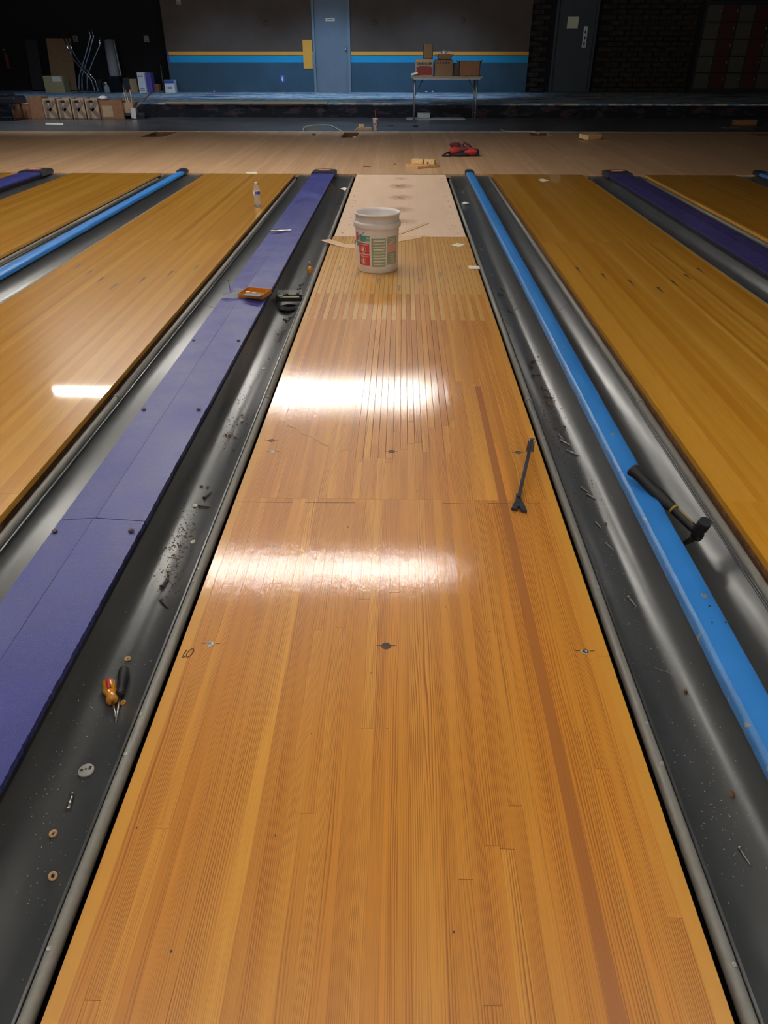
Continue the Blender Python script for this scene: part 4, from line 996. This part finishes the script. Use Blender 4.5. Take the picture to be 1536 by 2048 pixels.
lbK = ['first brown box printed with a big K, from the left', 'second brown box printed with a big K, from the left', 'third brown box printed with a big K, from the left', 'fourth brown box printed with a big K, beside the labelled box']
for i, (a, b) in enumerate(((86, 113), (115, 142), (143, 170), (171, 198))):
    t = carton(a, b, 233, 197, Yf - .08, .34, 'cardtan', lbK[i], True, 'k_carton', flap=False)
    w_, h = t['w'], t['h']; d2_ = -.17 - .003
    rt = Matrix.Rotation(R(90), 4, 'X')
    MB().box((-.07, d2_, h / 2 - .01), (.07, .004, h * .86)).bar((-.03, d2_, h * .42), (w_ * .40, d2_, h * .88), .004, .075).bar((-.01, d2_, h * .5), (w_ * .42, d2_, h * .08), .004, .075).obj('letter_k', M['cardk'], t)
    MB().box((-.01, d2_ - .003, h * .86), (.09, .004, .045)).obj('hand_hole', M['dark'], t)
t = carton(200, 246, 232, 201, Yf - .05, .36, 'cardred', 'brown box with tan label right of the K boxes', False)
MB().box((-.09, -.183, t['h'] * .42), (.22, .004, t['h'] * .62)).obj('box_label', M['cardtan'], t)
t = carton(246, 267, 224, 205, Yf, .25, 'cardtan', 'small open box stuffed with sticks behind the black dustpan')
for i in range(7): MB().bar((-.06 + i * .02, .02 * (i % 3), .05), (-.12 + i * .03, .03 * (i % 3), t['h'] + .14 + .04 * (i % 3)), .016, .012).obj('stick', M['offwhite' if i % 2 else 'cardtan'], t)
p = Q(263, 214, Yf - .15); o = MB().box((0, 0, 0), (.10, .02, .20), Matrix.Rotation(R(9), 4, 'Y') @ Matrix.Rotation(R(14), 4, 'X')).obj('paper_sheet', M['white'], None, (p.x + .03, Yf - .17, .115)); tag(o, 'white crumpled paper beside the box of sticks', 'paper')
p = Q(201, 197, Yf); o = MB().lathe([(0, -.03), (.09, -.02), (.11, .01), (.06, .04), (0, .05)], 9).obj('plastic_bag', M['white'], None, (p.x, Yf + .16, Q(222, 201, Yf).z + .035)); tag(o, 'white crumpled bag on top of the labelled box', 'bag')
p0, p1 = P(249, 233), P(308, 233); t = thing('dust_broom', 'black wide push broom with grey handle before the platform', 'broom', ((p0.x + p1.x) / 2, STEP - .45, 0))
MB().box((0, 0, .08), (p1.x - p0.x, .12, .06), ch=.01).obj('block', M['capblack'], t); MB().box((0, 0, .03), (p1.x - p0.x - .02, .10, .055)).obj('bristles', M['rubber'], t)
e = Q(305, 183, STEP - .1); MB().tube([(0.0, 0, .10), (e.x - t.location.x, .35, e.z)], .013, 8).obj('handle', M['greymetal'], t)
# black vinyl stool at far left
p = Q(20, 200, 16.9); t = thing('vinyl_bench', 'black vinyl bench on dark legs at the far left', 'bench', (p.x - .15, 16.9, 0))
hb = Q(20, 200, 16.9).z
MB().box((0, 0, hb), (.75, .55, .14), ch=.03).obj('seat', M['vinyl'], t); MB().box((-.1, .1, hb + .09), (.5, .4, .06), ch=.02).obj('cushion', M['vinyl'], t)
for sx in (-.25, .25):
    for sy in (-.2, .2): MB().tube([(sx, sy, 0), (sx, sy, hb - .05)], .022, 8).obj('leg', M['rust'], t)
# tan board lying on the edge of the platform
a, b = Q(330, 200, STEP), Q(655, 200, STEP); t = MB().box((0, 0, 0), (b.x - a.x, .42, .025), ch=.003).obj('edge_board', M['edgeboard'], None, ((a.x + b.x) / 2, STEP + .10, PZ + .0145)); tag(t, 'long pale board lying along the platform edge', 'board')
a, b = Q(525, 207, STEP), Q(612, 207, STEP); t = MB().box((0, 0, 0), (b.x - a.x, .05, .014)).obj('edge_strip', M['cardred'], None, ((a.x + b.x) / 2, STEP - .05, PZ - .02)); tag(t, 'short dark wood strip under the platform edge board', 'board')
# folding table with boxes
Yt = 17.15; a, b = Q(822, 153, Yt), Q(966, 153, Yt); zt = a.z + .005
tb = thing('folding_table', 'tan folding table with grey legs carrying cardboard boxes', 'table', ((a.x + b.x) / 2, Yt + .38, 0)); tw = b.x - a.x
MB().box((0, 0, zt - .02), (tw, .76, .035), ch=.004).obj('tabletop', M['tabletop'], tb)
MB().box((0, -.37, zt - .045), (tw - .1, .02, .03)).obj('apron', M['greymetal'], tb)
lxs = (Q(829, 200, Yt).x - tb.location.x, Q(953, 200, Yt).x - tb.location.x)
for lx in lxs:
    for ly in (-.28, .30): MB().tube([(lx, ly, 0), (lx, ly, zt - .035)], .018, 8).obj('leg', M['greymetal'], tb)
    MB().tube([(lx, -.28, .12), (lx, .30, .12)], .012, 6).obj('leg_rail', M['greymetal'], tb)
    MB().tube([(lx, -.28, .42), (lx * .72, -.1, zt - .04)], .010, 6).obj('brace', M['greymetal'], tb)
zT = zt - .002
t = carton(831, 866, 152, 118, Yt + .12, .36, 'cardtan', 'box with red panel and bold lettering at the table left end', False, z0=zT)
w_, h = t['w'], t['h']
MB().box((0, -.183, h * .30), (w_ * .88, .004, h * .48)).obj('red_panel', M['darkred'], t)
textmesh('GRAINGER', w_ * .185, M['ink'], t, (0, -.184, h * .72), (R(90), 0, 0), .001)
MB().box((0, -.183, h * .58), (w_ * .62, .004, .010)).obj('print_line', M['ink'], t)
zB = Q(850, 118, Yt + .12).z
carton(847, 866, 117, 88, Yt + .2, .22, 'cardboard', 'narrow upright brown box on top of the red panel box', True, z0=zB + .002, flap=False)
t = carton(870, 906, 152, 120, Yt + .12, .36, 'cardboard', 'brown box with black lettering in the middle of the table', False, z0=zT)
for i in range(5): MB().box((-.13 + i * .055, -.183, t['h'] * .82), (.035, .004, .035)).obj('print_mark', M['ink'], t)
t = carton(876, 903, 119, 108, Yt + .24, .24, 'cardboard', 'open brown box stacked on the middle box with foil scraps', True, z0=Q(888, 120, Yt + .12).z + .002)
for i in range(5): MB().box((-.12 + i * .05, -.02, t['h'] + .03), (.05, .04, .03), Matrix.Rotation(R(35 * i), 4, 'Y')).obj('foil_scrap', M['chrome' if i % 2 else 'white'], t)
t = carton(919, 960, 152, 122, Yt + .12, .36, 'cardred', 'wide open reddish brown box at the table right end', True, z0=zT)
t = carton(907, 918, 152, 126, Yt + .25, .2, 'capblack', 'dark narrow box between the middle and right boxes', False, z0=zT)
p = Q(826, 150, Yt + .1); o = MB().box((0, 0, 0), (.14, .1, .035), Matrix.Rotation(R(-12), 4, 'Y'), ch=.008).obj('cloth_scrap', M['white'], None, (p.x + .03, Yt + .12, zT + .040)); tag(o, 'pale crumpled cloth at the left corner of the table', 'cloth')
p0, p1 = Q(835, 232, 17.5), Q(860, 232, 17.5); o = MB().box((0, 0, 0), (p1.x - p0.x, .2, .09), ch=.006).obj('tool_tray', M['disc'], None, ((p0.x + p1.x) / 2, 17.6, .046 + .012)); tag(o, 'low grey tray on the floor under the table', 'tray')
p0, p1 = Q(813, 234, 17.4), Q(930, 234, 17.4); o = MB().box((0, 0, 0), (p1.x - p0.x, .45, .011), ch=.002).obj('cardboard_sheet', M['concrete'], None, ((p0.x + p1.x) / 2, 17.5, .0065)); tag(o, 'pale flat sheet on the floor under the folding table', 'sheet')

# ------------------------------------------------------------ clutter on the platform, left
Yc = 22.7
def onplat(x0, x1, yt, Y, dep, mat, label, **k): return carton(x0, x1, 183, yt, Y, dep, mat, label, z0=PZ, **k)
t = onplat(88, 127, 152, Yc - .5, .4, 'olive', 'tan carton with white label in front of the leaning sheet', opened=False)
MB().box((.10, -.203, t['h'] - .07), (.22, .004, .11)).obj('box_label', M['offwhite'], t)
a, b = Q(104, 182, Yc), Q(152, 182, Yc); o = MB().box((0, 0, .62), (b.x - a.x, .02, 1.22)).obj('leaning_sheet', M['cardboard'], None, ((a.x + b.x) / 2, Yc + .1, PZ + .02)); o.rotation_euler = (R(-11), 0, 0); tag(o, 'large brown sheet leaning on the black wall', 'sheet')
a, b = Q(60, 182, Yc), Q(84, 182, Yc); o = MB().box((0, 0, .6), (b.x - a.x, .05, 1.18)).obj('dark_sheet', M['lockframe'], None, ((a.x + b.x) / 2, Yc + .2, PZ + .02)); o.rotation_euler = (R(-9), 0, 0); tag(o, 'dark narrow panel leaning left of the brown sheet', 'panel')
# bent chrome chair frames
lab_ch = ['left leaning bent chrome tube pair', 'middle upright bent chrome tube pair', 'right leaning bright chrome tube with bend']
sets = [([(190, 181), (183, 160), (168, 142), (150, 122), (140, 105), (125, 71)], 7), ([(157, 180), (158, 152), (170, 112), (181, 72), (177, 57)], 6), ([(174, 178), (174, 152), (187, 118), (200, 88), (199, 73)], 0)]
for (pp, dx), lb in zip(sets, lab_ch):
    t = thing('chrome_tube_frame', lb + ' standing before the black wall', 'chair frame', (Q(pp[0][0], pp[0][1], 21.9).x, 21.9, PZ))
    for k in (0, 1) if dx else (0,):
        pts = [Q(x + k * dx, y, 21.9 + .12 * k) - Vector(t.location) for x, y in pp]; pts[0].z = .012
        MB().tube(pts, .018, 8).obj('tube', M['chrome'], t)
    MB().box((0, .0, .008), (.28, .2, .014)).obj('foot_plate', M['steel'], t)
a = Q(222, 158, 22.6); t = thing('cardboard_tube', 'tall grey cardboard tube leaning in a black bin', 'tube', (a.x + .12, 22.6, PZ + .04))
MB().tube([(0, 0, .0), (-.12, .35, 1.12)], .135, 24).obj('tube_wall', M['concrete'], t)
t = thing('black_bin', 'round black bin holding the grey tube', 'bin', (a.x + .12, 22.55, PZ))
MB().lathe([(0, .002), (.19, .002), (.22, .36), (.235, .365), (.235, .38), (.215, .38), (.185, .02), (0, .02)], 24).obj('bin_body', M['vinyl'], t)
b = Q(236, 92, 22.8); o = MB().tube([(0, 0, 0), (-.16, .3, 1.18)], .018, 8).obj('thin_pole', M['disc'], None, (Q(238, 160, 22.4).x + .06, 22.5, PZ + .01)); tag(o, 'thin pale pole leaning beside the grey tube', 'pole')
t = onplat(247, 260, 156, Yc - .3, .3, 'capblack', 'black box left of the tan sacks', opened=False)
t = onplat(259, 274, 158, Yc - .3, .25, 'cardtan', 'tan paper sack between the black box and cartons', opened=False, name='paper_sack', cat='sack')
t = onplat(276, 290, 145, Yc - .5, .3, 'white', 'tall white carton with grey print', opened=False)
for z in (.05, .1, .38): MB().box((0, -.153, z), (.12, .004, .03)).obj('print_line', M['concrete'], t)
t = onplat(291, 303, 146, Yc - .4, .3, 'stripep', 'dim purple carton beside the tall white carton', opened=False)
t = onplat(329, 349, 160, 22.1, .22, 'white', 'small white carton with blue striped top at the wall corner', opened=False)
MB().box((0, -.113, t['h'] - .04), (t['w'] * .96, .004, .07)).obj('striped_band', M['bluelabel'], t); MB().box((0, -.113, .12), (.12, .004, .05)).obj('print_mark', M['concrete'], t)
t = onplat(304, 318, 168, Yc - .2, .2, 'cardred', 'small brown sack behind the mop handle', opened=False, name='paper_sack', cat='sack')
o = MB().tube([Q(328, 184, 21.95), Q(321, 130, 22.1)], .014, 8).obj('mop_handle', M['rust'], None); tag(o, 'reddish pole leaning by the small white carton', 'pole')
t = thing('spray_bottle', 'small pale blue bottle on the platform before the black bin', 'bottle', (Q(215, 182, 22.1).x, 22.1, PZ))
MB().lathe([(0, 0), (.07, 0), (.075, .02), (.07, .14), (.03, .19), (.025, .22), (0, .22)], 14).obj('bottle_body', M['concrete'], t); MB().box((0, -.02, .235), (.03, .08, .03)).obj('nozzle', M['white'], t)
for i, (px, mt) in enumerate(((195, 'lockframe'), (203, 'capblack'))):
    t = onplat(px, px + 10, 160 + i * 4, Yc - .2, .3, mt, ('dark squat box behind the chrome tubes', 'black squat box next to the pale blue bottle')[i], opened=False)
p = Q(18, 130, 23.35); t = thing('fire_extinguisher', 'dark red cylinder with pale top hanging on the black wall far left', 'fire extinguisher', (p.x, 23.3, p.z - .1))
MB().lathe([(0, 0), (.075, .005), (.08, .03), (.08, .34), (.05, .40), (.02, .42), (0, .42)], 16).obj('cylinder', M['lockred'], t); MB().box((0, -.01, .45), (.05, .12, .05)).obj('valve', M['greymetal'], t)
MB().tube([(0, -.06, .45), (.10, -.07, .42), (.11, -.06, .25)], .012, 6).obj('hose', M['rubber'], t)
for px, py, lb in ((852, 184, 'small white scrap on the carpet below the wall'), (865, 184, 'larger white scrap on the carpet behind the table'), (428, 185, 'tiny pale pebble on the carpet left of the door')):
    q = P(px, py, PZ); mb = MB(); lump(mb, (0, 0, .02), .035); tag(mb.obj('paper_scrap', M['white'], None, (q.x, min(q.y, BACK - .15), PZ)), lb, 'scrap')
